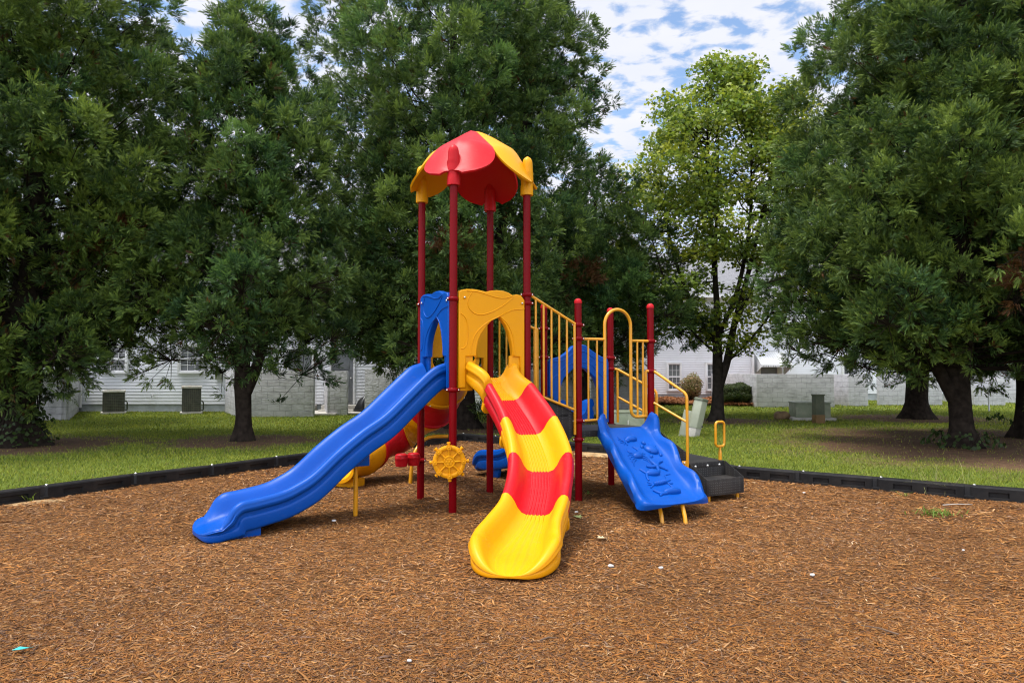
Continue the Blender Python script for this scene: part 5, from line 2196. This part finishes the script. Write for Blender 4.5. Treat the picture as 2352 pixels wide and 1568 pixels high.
block_wall([(sx(1738, yr), 36.4), (sx(1740, yr), yr), (sx(1907, yr), yr), (sx(1925, yr), 31.6)], 1.36, "white block courtyard wall below the metal awning")
yr2 = 30.6
block_wall([(sx(1938, yr2), 33), (sx(1945, yr2), yr2 - .2), (sx(1979, yr2), yr2 - .2)], 1.33, "short white block wall right of the green electric box")
block_wall([(sx(2025, 31), 31.2), (sx(2160, 31), 31.2), (sx(2165, 31), 34)], 1.4, "white block wall seen behind the two thick trunks")
block_wall([(sx(2236, 31), 31.0), (sx(2298, 31), 31.0), (sx(2300, 31), 35)], 1.4, "white block wall behind the satellite dish")
block_wall([(sx(2310, 33), 33.4), (sx(2460, 33), 33.4)], 1.5, "white block wall farthest right, cut by the picture edge")

mb = MB()
mb.box((sx(740, 24.6), 24.9, .035), (1.3, 1.9, .07))
o = mb.build("patio_slab", M['concrete'], None, origin=(sx(740, 24.6), 24.9, 0), bevel=.01)
tag(o, "bare concrete slab in front of the left door between block walls", "slab", None, 'thing')
mb = MB()
mb.box((sx(820, 24.9), 25.2, .03), (1.0, 1.5, .06))
o = mb.build("patio_slab", M['concrete'], None, origin=(sx(820, 24.9), 25.2, 0), bevel=.01)
tag(o, "shaded concrete slab beside the black bag and the knobbed door", "slab", None, 'thing')

# black bag
mb = MB()
c = Vector((sx(832, 25.4), 25.3, .06))
rings = []
for i in range(11):
    t = i / 10
    rr = .34 * (1 - t)**.62 * (1 - .25 * math.exp(-t * 9)) + .015
    rings.append([c + Vector((rr * (1 + .16 * math.sin(3 * a + 5 * t) + .08 * math.sin(7 * a - 3 * t)) * math.cos(a) + .16 * t, rr * .8 * (1 + .12 * math.sin(4 * a + 1 + 2 * t)) * math.sin(a), .56 * t)) for a in [2 * math.pi * j / 24 for j in range(24)]])
mb.loft(rings)
o = mb.build("rubbish_bag", M['bag'], None, origin=c, smooth=70)
tag(o, "black bag slumped against the end of a block wall", "bag")


# air conditioners
def condenser(x, y, w, h, label, rz):
    root = thing("air_conditioner", (x, y, 0), label, "air conditioner", "air conditioner units by the left house")
    mb = MB()
    mb.box((x, y, .03), (w + .12, w + .12, .07))
    mb.build("pad", M['concrete'], root, bevel=.01)
    mb = MB()
    mb.box((x, y, .065 + h / 2), (w, w, h))
    cs = mb.build("casing", M['ac'], root, bevel=.03)
    mb = MB()
    for k in range(12):
        z = .10 + (h - .08) * k / 11
        mb.tube([(x - w / 2 - .006, y - w / 2 - .006, z), (x + w / 2 + .006, y - w / 2 - .006, z), (x + w / 2 + .006, y + w / 2 + .006, z)], .006, 5)
    for k in range(11):
        xx = x - w / 2 + w * k / 10
        mb.tube([(xx, y - w / 2 - .010, .09), (xx, y - w / 2 - .010, h + .05)], .005, 5)
    mb.build("guard_wire", M['util_dark'], cs)
    mb = MB()
    mb.box((x, y, h + .10), (w + .05, w + .05, .075))
    lid = mb.build("lid", M['ac_top'], root, bevel=.015)
    mb = MB()
    for r_ in (.10, .18, .26):
        mb.tube([(x + r_ * math.cos(a), y + r_ * math.sin(a), h + .155) for a in [2 * math.pi * i / 20 for i in range(21)]], .006, 5)
    for a in range(4):
        t = math.pi * a / 4
        mb.tube([(x - .30 * math.cos(t), y - .30 * math.sin(t), h + .15), (x + .30 * math.cos(t), y + .30 * math.sin(t), h + .15)], .007, 5)
    mb.build("fan_guard", M['util_dark'], lid)
    mb = MB()
    mb.tube(rounded([(x + w / 2, y + .1, .45), (x + w / 2 + .08, y + .15, .40), (x + w / 2 + .08, y + .25, .10), (x + w / 2 - .1, y + .5, .12)], .05), .022, 8)
    mb.build("pipe", M['util_dark'], root)
    root.rotation_euler = (0, 0, rz)
    return root


yq = 25.1
condenser(sx(264, yq), yq, .66, .68, "squat air conditioner unit nearer the ivy-wrapped trunk", R(27))
condenser(sx(442, yq), yq, .60, .83, "taller narrow air conditioner unit nearer the slim forked trunk", R(23))

# ====================================================== YARD EQUIPMENT
# leaning cable pedestal
b = G(1592, 1001)
tl = Matrix.Rotation(R(13), 3, 'Y')


def leaning_pedestal():
    root = thing("cable_pedestal", tuple(b), "pale green cable pedestal leaning over beside the yellow handrail", "pedestal")
    mb = MB()
    hexa = lambda r, z, k=1.0: [tl @ Vector((r * math.cos(a) * 1.0, r * math.sin(a) * .8, z)) + b for a in [2 * math.pi * (j + .5) / 6 for j in range(6)]]
    mb.loft([hexa(.150, -.1), hexa(.150, .20)])
    mb.build("base", M['concrete'], root, bevel=.008)
    mb = MB()
    mb.loft([hexa(.165, .195), hexa(.165, .84)])
    s = mb.build("housing", M['pedestal'], root, bevel=.010)
    mb = MB()
    mb.loft([hexa(.180, .835), hexa(.182, .86), hexa(.150, .90)])
    mb.build("cap", M['util_dark'], root, bevel=.006)
    mb = MB()
    mb.tube([tl @ Vector((.12, -.13, .26)) + b, tl @ Vector((.12, -.16, .26)) + b], .018, 10)
    mb.build("lock", M['dark'], s)
    mb = MB()
    c2 = b + Vector((-.20, .10, 0))
    rect = lambda z: [tl @ Vector((sx_ * .10, sy_ * .07, z)) + c2 for sx_, sy_ in ((-1, -1), (1, -1), (1, 1), (-1, 1))]
    mb.loft([rect(-.1), rect(.60)])
    mb.build("rear_box", M['pedestal'], root, bevel=.008)


leaning_pedestal()


def transformer(c, w, d, h, label, rz=0, dark_side=True):
    root = thing("transformer_box", tuple(c), label, "transformer box", None)
    mb = MB()
    mb.box(c + Vector((0, 0, .03)), (w + .25, d + .25, .10), rz=rz)
    mb.build("pad", M['concrete'], root, bevel=.015)
    mb = MB()
    mb.box(c + Vector((0, 0, .08 + h / 2)), (w, d, h), rz=rz)
    k = mb.build("housing", M['util'], root, bevel=.02)
    mb = MB()
    mb.box(c + Vector((0, 0, .085 + h)), (w + .04, d + .04, .035), rz=rz)
    mb.build("lid", M['util'], root, bevel=.012)
    q = Matrix.Rotation(rz, 3, 'Z')
    mb = MB()
    mb.box(c + q @ Vector((-w * .24, -d / 2 - .004, .08 + h * .55)), (w * .44, .014, h * .72), rz=rz)
    mb.box(c + q @ Vector((w * .24, -d / 2 - .004, .08 + h * .55)), (w * .44, .014, h * .72), rz=rz)
    mb.build("door", M['util'], k, bevel=.006)
    mb = MB()
    mb.box(c + q @ Vector((.03, -d / 2 - .02, .08 + h * .55)), (.03, .03, .10), rz=rz)
    mb.build("latch", M['bolt'], k)


transformer(G(1434, 1003), .95, .7, .50, "low olive transformer box behind the small deck's railing")
transformer(G(1872, 965) + Vector((0, .4, 0)), 1.02, .8, .44, "green transformer box on the lawn beside a dark post", rz=-.12)
b = G(1880, 972)
root = thing("utility_post", tuple(b), "square dark utility post standing before the green transformer box", "utility post")
mb = MB()
mb.box(b + Vector((0, 0, .10)), (.27, .255, .30), rz=.1)
mb.build("base", M['brass'], root, bevel=.012)
mb = MB()
mb.box(b + Vector((0, 0, .52)), (.255, .24, .56), rz=.1)
mb.build("housing", M['util_dark'], root, bevel=.012)
mb = MB()
mb.box(b + Vector((0, 0, .815)), (.285, .27, .04), rz=.1)
mb.build("cap", M['util_dark'], root, bevel=.008)


def stone(c, r, label, seed, m, name="rock"):
    g = random.Random(seed)
    ph = [g.uniform(0, 6.28) for _ in range(6)]
    mb = MB()
    rr = []
    for i in range(11):
        t = math.pi * (i + .05) / 10.1 - math.pi / 2
        ring = []
        for j in range(18):
            a = 2 * math.pi * j / 18
            f = 1 + .14 * math.sin(2 * a + ph[0] + t) + .09 * math.sin(4 * a + ph[1] - 2 * t) + .06 * math.sin(5 * t + 3 * a + ph[2])
            x, y, z = math.cos(t) * math.cos(a) * f, math.cos(t) * math.sin(a) * f, math.sin(t) * f
            k = .75
            x, y, z = [math.copysign(abs(q)**k, q) for q in (x, y, z)]
            ring.append(Vector((x * r[0], y * r[1], z * r[2])) + c)
        rr.append(ring)
    mb.loft(rr)
    o = mb.build(name, m, None, origin=c, smooth=70)
    tag(o, label, "rock" if name == "rock" else "litter")
    return o


c = G(1796, 963)
stone(c + Vector((0, 0, .11)), (.23, .16, .13), "brown squarish rock lying on the lawn left of the transformer box", 4, M['rock'])

# satellite dish
b = G(2272, 945)
root = thing("satellite_dish", tuple(b), "grey satellite dish on a thin pole in front of the far white wall", "satellite dish")
mb = MB()
mb.tube([b, b + Vector((0, 0, 1.15)), b + Vector((-.05, 0, 1.30))], .030, 10)
mb.build("pole", M['dish'], root)
mb = MB()
axd = Vector((-.55, -.55, .63)).normalized()
mb.lathe(b + Vector((-.25, -.05, 1.10)), [(.05, 0), (.22, .025), (.38, .09), (.40, .10), (.38, .11), (.22, .05), (.05, .02)], axis=axd, seg=28)
mb.build("reflector", M['dish'], root, smooth=50)
mb = MB()
mb.tube([b + Vector((-.20, -.05, 1.0)), b + Vector((-.25, -.05, 1.10)) + axd * .5], .012, 8)
mb.build("feed_arm", M['util_dark'], root)

# pine straw bed along the right house
xs_ = np.arange(6.5, 13.6, .1)
o = grid_mesh("pine_straw_bed", np.arange(6.2, 13.81, .1), np.arange(29.4, 36.2, .1), lambda x, y: .05 + .10 * np.clip(wob(x * 1.4, y * 1.1) + .3, 0, 1) + .02 * wob(x * 6, y * 5),
              M['straw_soil'], lambda x, y: (y > 30.3 + .45 * np.sin(x * 1.1) + .02 * (x - 10)**2))
tag(o, kind='structure')
n = 40000
x, y = rng.uniform(6.3, 13.7, n), rng.uniform(29.6, 36.0, n)
k = y > 30.2 + .45 * np.sin(x * 1.1) + .02 * (x - 10)**2
x, y = x[k], y[k]
n = len(x)
z = .06 + .10 * np.clip(wob(x * 1.4, y * 1.1) + .3, 0, 1)
az = rng.uniform(0, 6.28, n)
dd = np.stack([np.cos(az), np.sin(az), rng.normal(.05, .25, n)], 1) * rng.uniform(.06, .14, n)[:, None]
b0_ = np.stack([x, y, z + rng.uniform(0, .05, n)], 1)
pr = np.stack([-np.sin(az), np.cos(az), rng.normal(0, .5, n)], 1) * .009
P = np.stack([b0_ - dd - pr, b0_ + dd - pr, b0_ + dd + pr, b0_ - dd + pr], 1)
cl_ = np.array([.30, .125, .050]) * rng.uniform(.5, 1.3, n)[:, None]
o = np_mesh("pine_straw", P.reshape(-1, 3), np.arange(n * 4).reshape(-1, 4), np.repeat(cl_[:, None], 4, 1).reshape(-1, 3), M['straw'])
tag(o, "reddish pine straw spread along the far white house", "pine straw", kind='stuff')


def shrub(c, r, seed, label, cols, n=9000, leaf=.035, stems=10, top_w=1.0, hollow=.75, boxy=1.0):
    g = np.random.default_rng(seed)
    root = thing("shrub", tuple(c), label, "shrub", "shrubs by the right house")
    d = unit(g.normal(0, 1, (n, 3)))
    d = np.sign(d) * np.abs(d)**boxy
    f = g.uniform(hollow, 1.02, n)[:, None] * (1 + .10 * np.sin(d[:, :1] * 5 + seed) + .08 * np.sin(d[:, 2:] * 7 + d[:, 1:2] * 4))
    p = np.array([c.x, c.y, c.z + r[2] * 1.0 + .12]) + d * f * np.array(r)
    if top_w != 1.0:
        zt = (p[:, 2] - c.z) / (2 * r[2])
        s = (1 - (1 - zt) * (1 - 1 / top_w))[:, None]
        p[:, :2] = np.array([c.x, c.y]) + (p[:, :2] - np.array([c.x, c.y])) * s
    nm = unit(d + g.normal(0, .6, (n, 3)))
    ex = unit(np.cross(nm, g.normal(0, 1, (n, 3))))
    ey = np.cross(nm, ex)
    s = leaf * g.uniform(.6, 1.3, n)[:, None]
    P = np.stack([p - ex * s, p + ey * s * .5, p + ex * s, p - ey * s * .5], 1)
    cols = np.array(cols)
    cc = cols[g.integers(0, len(cols), n)] * g.uniform(.65, 1.3, n)[:, None]
    np_mesh("leaves", P.reshape(-1, 3), np.arange(n * 4).reshape(-1, 4), np.repeat(cc[:, None], 4, 1).reshape(-1, 3), M['leaf'], root)
    tk = MB()
    for i in range(stems):
        a = 2 * math.pi * i / stems + g.normal(0, .2)
        rr = g.uniform(.25, .85)
        e = Vector((c.x + r[0] * rr * math.cos(a), c.y + r[1] * rr * math.sin(a), c.z + r[2] * g.uniform(1.1, 1.8)))
        s0 = Vector((c.x + .12 * math.cos(a), c.y + .12 * math.sin(a), c.z - .03))
        tk.tube([s0, s0.lerp(e, .5) + Vector((0, 0, .08)), e], [.020, .014, .006], 6)
    tk.build("stems", M['twig'], root)


shrub(G(1693, 932), (.66, .60, .42), 31, "rounded clipped green bush on the pine straw, right of the maple trunk", [(.05, .085, .02), (.035, .062, .016), (.085, .115, .03), (.065, .075, .02)], 12000, .036, boxy=.85)
shrub(G(1590, 926), (.58, .50, .62), 32, "sparse browning bush left of the maple trunk before the house window", [(.34, .25, .12), (.16, .19, .05), (.42, .32, .17), (.26, .25, .07), (.36, .22, .13)], 5200, .042, 16, 1.5, .55)
shrub(G(1140, 985) + Vector((0, 0, -.02)), (.75, .4, .42), 33, "loose green weedy shrub at the trunk behind the deck", [(.06, .10, .02), (.09, .13, .03), (.04, .07, .015)], 2600, .04, 12, 1.2, .3)


# ivy round the left trunk
def ivy(cx, cy, r, h, n, seed, label, ground=.0):
    g = np.random.default_rng(seed)
    root = thing("ivy_plant", (cx, cy, 0), label, "ivy", None)
    a = g.uniform(0, 2 * np.pi, n)
    z = h * g.beta(1.0, 1.3, n)
    rr = r * (1 + .15 * g.random(n)) * (1 + .9 * np.exp(-z / .22))
    p = np.stack([cx + rr * np.cos(a), cy + rr * np.sin(a), z + .03], 1)
    # a few trailing shoots
    for sxx, szz, l in ((1, 1.55, .75), (1, 1.05, .45), (1, .55, .5)):
        m_ = 34
        t = g.uniform(0, 1, m_)
        q = np.stack([cx + r + t * l, cy - r * .5 + g.normal(0, .03, m_), szz + .10 * np.sin(t * 3) - .10 * t**2 + g.normal(0, .035, m_)], 1)
        p = np.concatenate([p, q])
    nn_ = len(p)
    d = unit(np.stack([np.cos(np.arctan2(p[:, 1] - cy, p[:, 0] - cx)), np.sin(np.arctan2(p[:, 1] - cy, p[:, 0] - cx)), np.full(nn_, .35)], 1) + g.normal(0, .4, (nn_, 3)))
    ex = unit(np.cross(d, g.normal(0, 1, (nn_, 3))))
    ey = np.cross(d, ex)
    s = g.uniform(.030, .06, nn_)[:, None]
    P = np.stack([p - ex * s * .9, p - ex * s * .25 + ey * s * .8, p + ex * s * 1.1, p - ex * s * .25 - ey * s * .8], 1)
    cc = np.array([.040, .070, .015]) * g.uniform(.5, 1.5, nn_)[:, None]
    np_mesh("leaves", P.reshape(-1, 3), np.arange(nn_ * 4).reshape(-1, 4), np.repeat(cc[:, None], 4, 1).reshape(-1, 3), M['leaf'], root)
    st = MB()
    for k in range(7):
        aa = 2 * math.pi * k / 7
        st.tube([Vector((cx + r * 1.03 * math.cos(aa + .5 * q), cy + r * 1.03 * math.sin(aa + .5 * q), h * q)) for q in (0, .25, .5, .75, 1)], .010, 5)
    for l, zz in ((.75, 1.55), (.45, 1.05)):
        st.tube([(cx + r * .9, cy - r * .5, zz), (cx + r + l * .5, cy - r * .5, zz + .09), (cx + r + l, cy - r * .5, zz - .06)], .007, 5)
    st.build("stems", M['twig'], root)


ivy(-10.1, 14.6, .36, 1.9, 900, 41, "ivy climbing a thick cypress trunk and trailing one long shoot")
ivy(8.95, 14.2, .37, .30, 150, 42, "low ivy round the foot of the double trunked cypress")


# ====================================================== SMALL THINGS ON THE CHIPS
def flat_leaf(c, s, ang, label, col, name="fallen_leaf"):
    pts = [(0, -1.1), (.12, -.5), (.75, -.55), (.5, -.1), (1.05, .25), (.5, .35), (.45, .75), (.1, .6), (0, 1.15), (-.1, .6), (-.45, .75), (-.5, .35), (-1.05, .25), (-.5, -.1), (-.75, -.55), (-.12, -.5)]
    q = Matrix.Rotation(ang, 3, 'Z')
    mb = MB()
    top = [c + q @ Vector((x * s, y * s, .012 + .25 * s * abs(x)**1.5 + .1 * s * y)) for x, y in pts]
    ctr = c + Vector((0, 0, .012))
    mb.add(top + [ctr], [(i, (i + 1) % 16, 16) for i in range(16)])
    low = [p - Vector((0, 0, .0015)) for p in top + [ctr]]
    mb.add(low, [((i + 1) % 16, i, 16) for i in range(16)])
    m = mat(name + "_skin", col, .6, var=.2)
    o = mb.build(name, m, None, origin=c, smooth=50)
    tag(o, label, "leaf", "fallen leaves on the wood chips")


def gz(px, py):
    p = G(px, py, .005)
    return Vector((p.x, p.y, float(mulch_z(np.array(p.x), np.array(p.y))) + .012))


flat_leaf(gz(1327, 1195), .055, .6, "pale green lobed leaf lying right of the curved slide", (.30, .36, .12))
flat_leaf(gz(1384, 1244), .055, 2.1, "dry cream leaf lying on chips in front of the climber's shadow", (.55, .47, .28))
SC = [(1403, 1306, .035, "largest white pebble on the open chips right of the curved slide's mouth", 'white'), (1324, 1182, .028, "small white pebble beside the pale green leaf", 'white'),
      (1866, 1329, .030, "white pebble far out on the chips at the right", 'white'), (940, 1527, .022, "white pebble near the bottom edge, left of centre", 'white'),
      (1518, 1310, .030, "flat white scrap on chips below the climber's legs", 'white'), (2213, 1271, .020, "tiny white scrap near the right edge of the chips", 'white'),
      (1847, 1046 + 90, .030, "white scrap near the right border timber", 'white'), (767, 1202, .035, "white sliver below the blue slide", 'white')]
for i, (px, py, s, lab, mk) in enumerate(SC):
    c = gz(px, py)
    g = random.Random(i)
    s *= .62
    stone(c + Vector((0, 0, s * .25)), (s, s * g.uniform(.5, .8), s * .45), lab, i + 50, M[mk], "pebble" if 'pebble' in lab else "paper_scrap")
c = gz(50, 1505)
mb = MB()
mb.prism([c + Vector(p) for p in ((-.045, -.012, .010), (.0, -.02, .016), (.055, .010, .020), (.03, .022, .010), (-.02, .012, .020))], (0, 0, .002))
o = mb.build("plastic_scrap", M['teal'], None, origin=c)
tag(o, "torn teal plastic scrap in the bottom left corner", "scrap")
for px, py, l, an, lab in ((2020, 1460, .20, 2.4, "long dark twig lying alone on the chips near the lower right corner"), (2200, 1165, .34, .05, "pale straight stick lying near the right border"),
                           (1260, 1480, .10, .3, "thin grey twig in front of the curved slide's mouth")):
    c = gz(px, py)
    d = Vector((math.cos(an), math.sin(an), 0)) * l / 2
    mb = MB()
    mb.tube([c - d + Vector((0, 0, .008)), c + Vector((.0, .01, .016)), c + d + Vector((0, 0, .010))], [.005, .0045, .002], 7)
    o = mb.build("stick", M['concrete'] if 'pale' in lab else M['stick'], None, origin=c)
    tag(o, lab, "stick", "sticks on the wood chips")


def weed(c, n, h, seed, label, spread=.1, cols=((.10, .17, .02), (.18, .24, .05)), thin=False):
    g = np.random.default_rng(seed)
    root = thing("weed_tuft", tuple(c), label, "weed", "weeds sprouting in the wood chips")
    b = np.stack([g.normal(0, spread, n), g.normal(0, spread * .6, n), np.zeros(n)], 1) + np.array(c)
    la = g.uniform(0, 2 * np.pi, n)
    ln = h * g.uniform(.5, 1.2, n)
    k = g.uniform(.3, 1.6, n) * ln
    tip = b + np.stack([np.cos(la) * k, np.sin(la) * k, ln * g.uniform(.25, 1, n)], 1)
    mid = (b + tip) / 2 + np.array([0, 0, 1]) * (ln * .25)[:, None]
    w = (.0022 if thin else .0045)
    e = np.stack([-np.sin(la), np.cos(la), np.zeros(n)], 1) * w
    P = np.stack([b - e, b + e, mid + e, mid - e, tip + e * .1, tip - e * .1], 1)
    cc = np.array(cols)[g.integers(0, len(cols), n)] * g.uniform(.7, 1.3, n)[:, None]
    np_mesh("blades", P.reshape(-1, 3), strip_faces(n), np.repeat(cc[:, None], 6, 1).reshape(-1, 3), M['blade'], root)


weed(gz(2150, 1188), 110, .07, 61, "low sprawling tuft of bright grass on the chips at the right", .12)
weed(gz(2160, 1136), 60, .42, 62, "dry wiry weed leaning against the right border timber", .16, ((.20, .20, .07), (.16, .13, .05)), True)
weed(gz(2079, 1143), 14, .08, 63, "little green sprout on the chips before the right border", .015)
weed(gz(1352, 1138), 14, .05, 64, "tiny seedling on the chips right of the front lower post", .03)
weed(gz(1094, 1009), 40, .12, 65, "small green weed at the far border behind the deck", .06)
weed(gz(68, 1155), 12, .10, 66, "single grass sprout beside the left border timber", .02)

# bare sand where the chips have washed off
def sand_patch(c, rx, ry, label):
    mb = MB()
    rings = []
    for k in range(5):
        f = 1 - k / 4.2
        rings.append([Vector((c.x + rx * f * (1 + .18 * math.sin(3 * a + c.x) + .1 * math.sin(7 * a)) * math.cos(a), c.y + ry * f * (1 + .15 * math.sin(4 * a)) * math.sin(a), .018 + .020 * (1 - f))) for a in [2 * math.pi * j / 40 for j in range(40)]])
    mb.loft(rings)
    o = mb.build("sand", M['sand'], None, origin=c, smooth=70)
    tag(o, label, "sand", kind='stuff')


sand_patch(G(20, 1156), .55, .30, "bare sandy soil showing at the left border")
sand_patch(G(1372, 1046), .50, .38, "bare sandy soil before the border behind the small deck")

# ====================================================== SKY AND LIGHT
SUN = Vector((-.28, -.10, .95)).normalized()
w = bpy.data.worlds.new("World")
scene.world = w
w.use_nodes = True
nt = w.node_tree
N, L = nt.nodes, nt.links
bg = N["Background"]
sky = N.new("ShaderNodeTexSky")
sky.sky_type = 'NISHITA'
sky.sun_disc = False
sky.sun_elevation = math.asin(SUN.z)
sky.sun_rotation = math.atan2(SUN.x, SUN.y)
sky.air_density = 1.0
sky.dust_density = 0.6
sky.ozone_density = 1.5
SKY_STR = 0.15
CLOUD = 0.64
SKY_PEAK = 2.8
tc = N.new("ShaderNodeTexCoord")
sp = N.new("ShaderNodeSeparateXYZ")
L.new(tc.outputs["Generated"], sp.inputs[0])


def mth(op, a, b=None, c=None):
    n = N.new("ShaderNodeMath")
    n.operation = op
    for i, v in enumerate((a, b, c)):
        if v is None:
            continue
        if isinstance(v, (int, float)):
            n.inputs[i].default_value = v
        else:
            L.new(v, n.inputs[i])
    return n.outputs[0]


zc = mth('MAXIMUM', sp.outputs[2], 0.02)
za = mth('ADD', zc, 0.06)
cx_ = mth('DIVIDE', sp.outputs[0], za)
cy_ = mth('DIVIDE', sp.outputs[1], za)
cv = N.new("ShaderNodeCombineXYZ")
L.new(cx_, cv.inputs[0])
L.new(cy_, cv.inputs[1])
n1 = N.new("ShaderNodeTexNoise")
setin(n1, "Scale", 11.0)
setin(n1, "Detail", 6)
setin(n1, "Roughness", 0.52)
setin(n1, "Distortion", 0.25)
L.new(cv.outputs[0], n1.inputs["Vector"])
n2 = N.new("ShaderNodeTexNoise")
setin(n2, "Scale", 0.9)
setin(n2, "Detail", 3)
L.new(cv.outputs[0], n2.inputs["Vector"])
cov = mth('MULTIPLY_ADD', n2.outputs["Fac"], 0.55, -0.215)
den = mth('ADD', n1.outputs["Fac"], cov)
r = ramp(nt, [(0.40, (0, 0, 0)), (0.58, (1, 1, 1))])
r.color_ramp.interpolation = 'EASE'
L.new(den, r.inputs["Fac"])
# haze towards the horizon: the cloud sheet closes up
hz = N.new("ShaderNodeMapRange")
setin(hz, "From Min", 0.30)
setin(hz, "From Max", 0.12)
setin(hz, "To Min", 0.0)
setin(hz, "To Max", 0.80)
L.new(sp.outputs[2], hz.inputs["Value"])
fac = mth('MAXIMUM', r.outputs["Color"], hz.outputs["Result"])
# slightly grey bellies
r2 = ramp(nt, [(0.35, (0.86, 0.90, 1.0)), (0.75, (1.0, 1.0, 1.03))])
n3 = N.new("ShaderNodeTexNoise")
setin(n3, "Scale", 2.4)
setin(n3, "Detail", 6)
L.new(cv.outputs[0], n3.inputs["Vector"])
L.new(n3.outputs["Fac"], r2.inputs["Fac"])
# clouds brightened overhead and behind the camera, added as soft front fill
dp = N.new("ShaderNodeVectorMath")
dp.operation = 'DOT_PRODUCT'
L.new(tc.outputs["Generated"], dp.inputs[0])
dp.inputs[1].default_value = Vector((-.20, -.62, .76)).normalized()
br_ = N.new("ShaderNodeMapRange")
br_.interpolation_type = 'SMOOTHSTEP'
setin(br_, "From Min", -0.15)
setin(br_, "From Max", 0.95)
setin(br_, "To Min", 1.0)
setin(br_, "To Max", SKY_PEAK)
L.new(dp.outputs["Value"], br_.inputs["Value"])
mxs = N.new("ShaderNodeMix")
mxs.data_type = 'RGBA'
L.new(fac, mxs.inputs["Factor"])
L.new(sky.outputs[0], mxs.inputs["A"])
cm = N.new("ShaderNodeMix")
cm.data_type = 'RGBA'
cm.blend_type = 'MULTIPLY'
cm.inputs["Factor"].default_value = 1
vs = N.new("ShaderNodeVectorMath")
vs.operation = 'SCALE'
L.new(r2.outputs["Color"], vs.inputs[0])
L.new(br_.outputs["Result"], vs.inputs["Scale"])
L.new(vs.outputs[0], cm.inputs["A"])
cm.inputs["B"].default_value = (CLOUD / SKY_STR, CLOUD / SKY_STR, CLOUD * 1.02 / SKY_STR, 1)
L.new(cm.outputs["Result"], mxs.inputs["B"])
L.new(mxs.outputs["Result"], bg.inputs["Color"])
setin(bg, "Strength", SKY_STR)

sl = bpy.data.lights.new("sun", 'SUN')
sl.energy = 3.0
sl.angle = R(16)
sl.color = (1.0, .955, .88)
so = bpy.data.objects.new("sun", sl)
so.rotation_euler = SUN.to_track_quat('Z', 'Y').to_euler()
COL.objects.link(so)

scene.view_settings.view_transform = 'Standard'
scene.view_settings.look = 'None'
scene.view_settings.exposure = 0.63
scene.view_settings.gamma = 1.0
scene.view_settings.use_curve_mapping = False
scene.cycles.max_bounces = 8
scene.cycles.diffuse_bounces = 4
scene.cycles.transmission_bounces = 4
scene.cycles.glossy_bounces = 3
scene.cycles.use_denoising = True
scene.cycles.use_adaptive_sampling = False
scene.cycles.sample_clamp_indirect = 6.0
scene.cycles.filter_width = 1.15
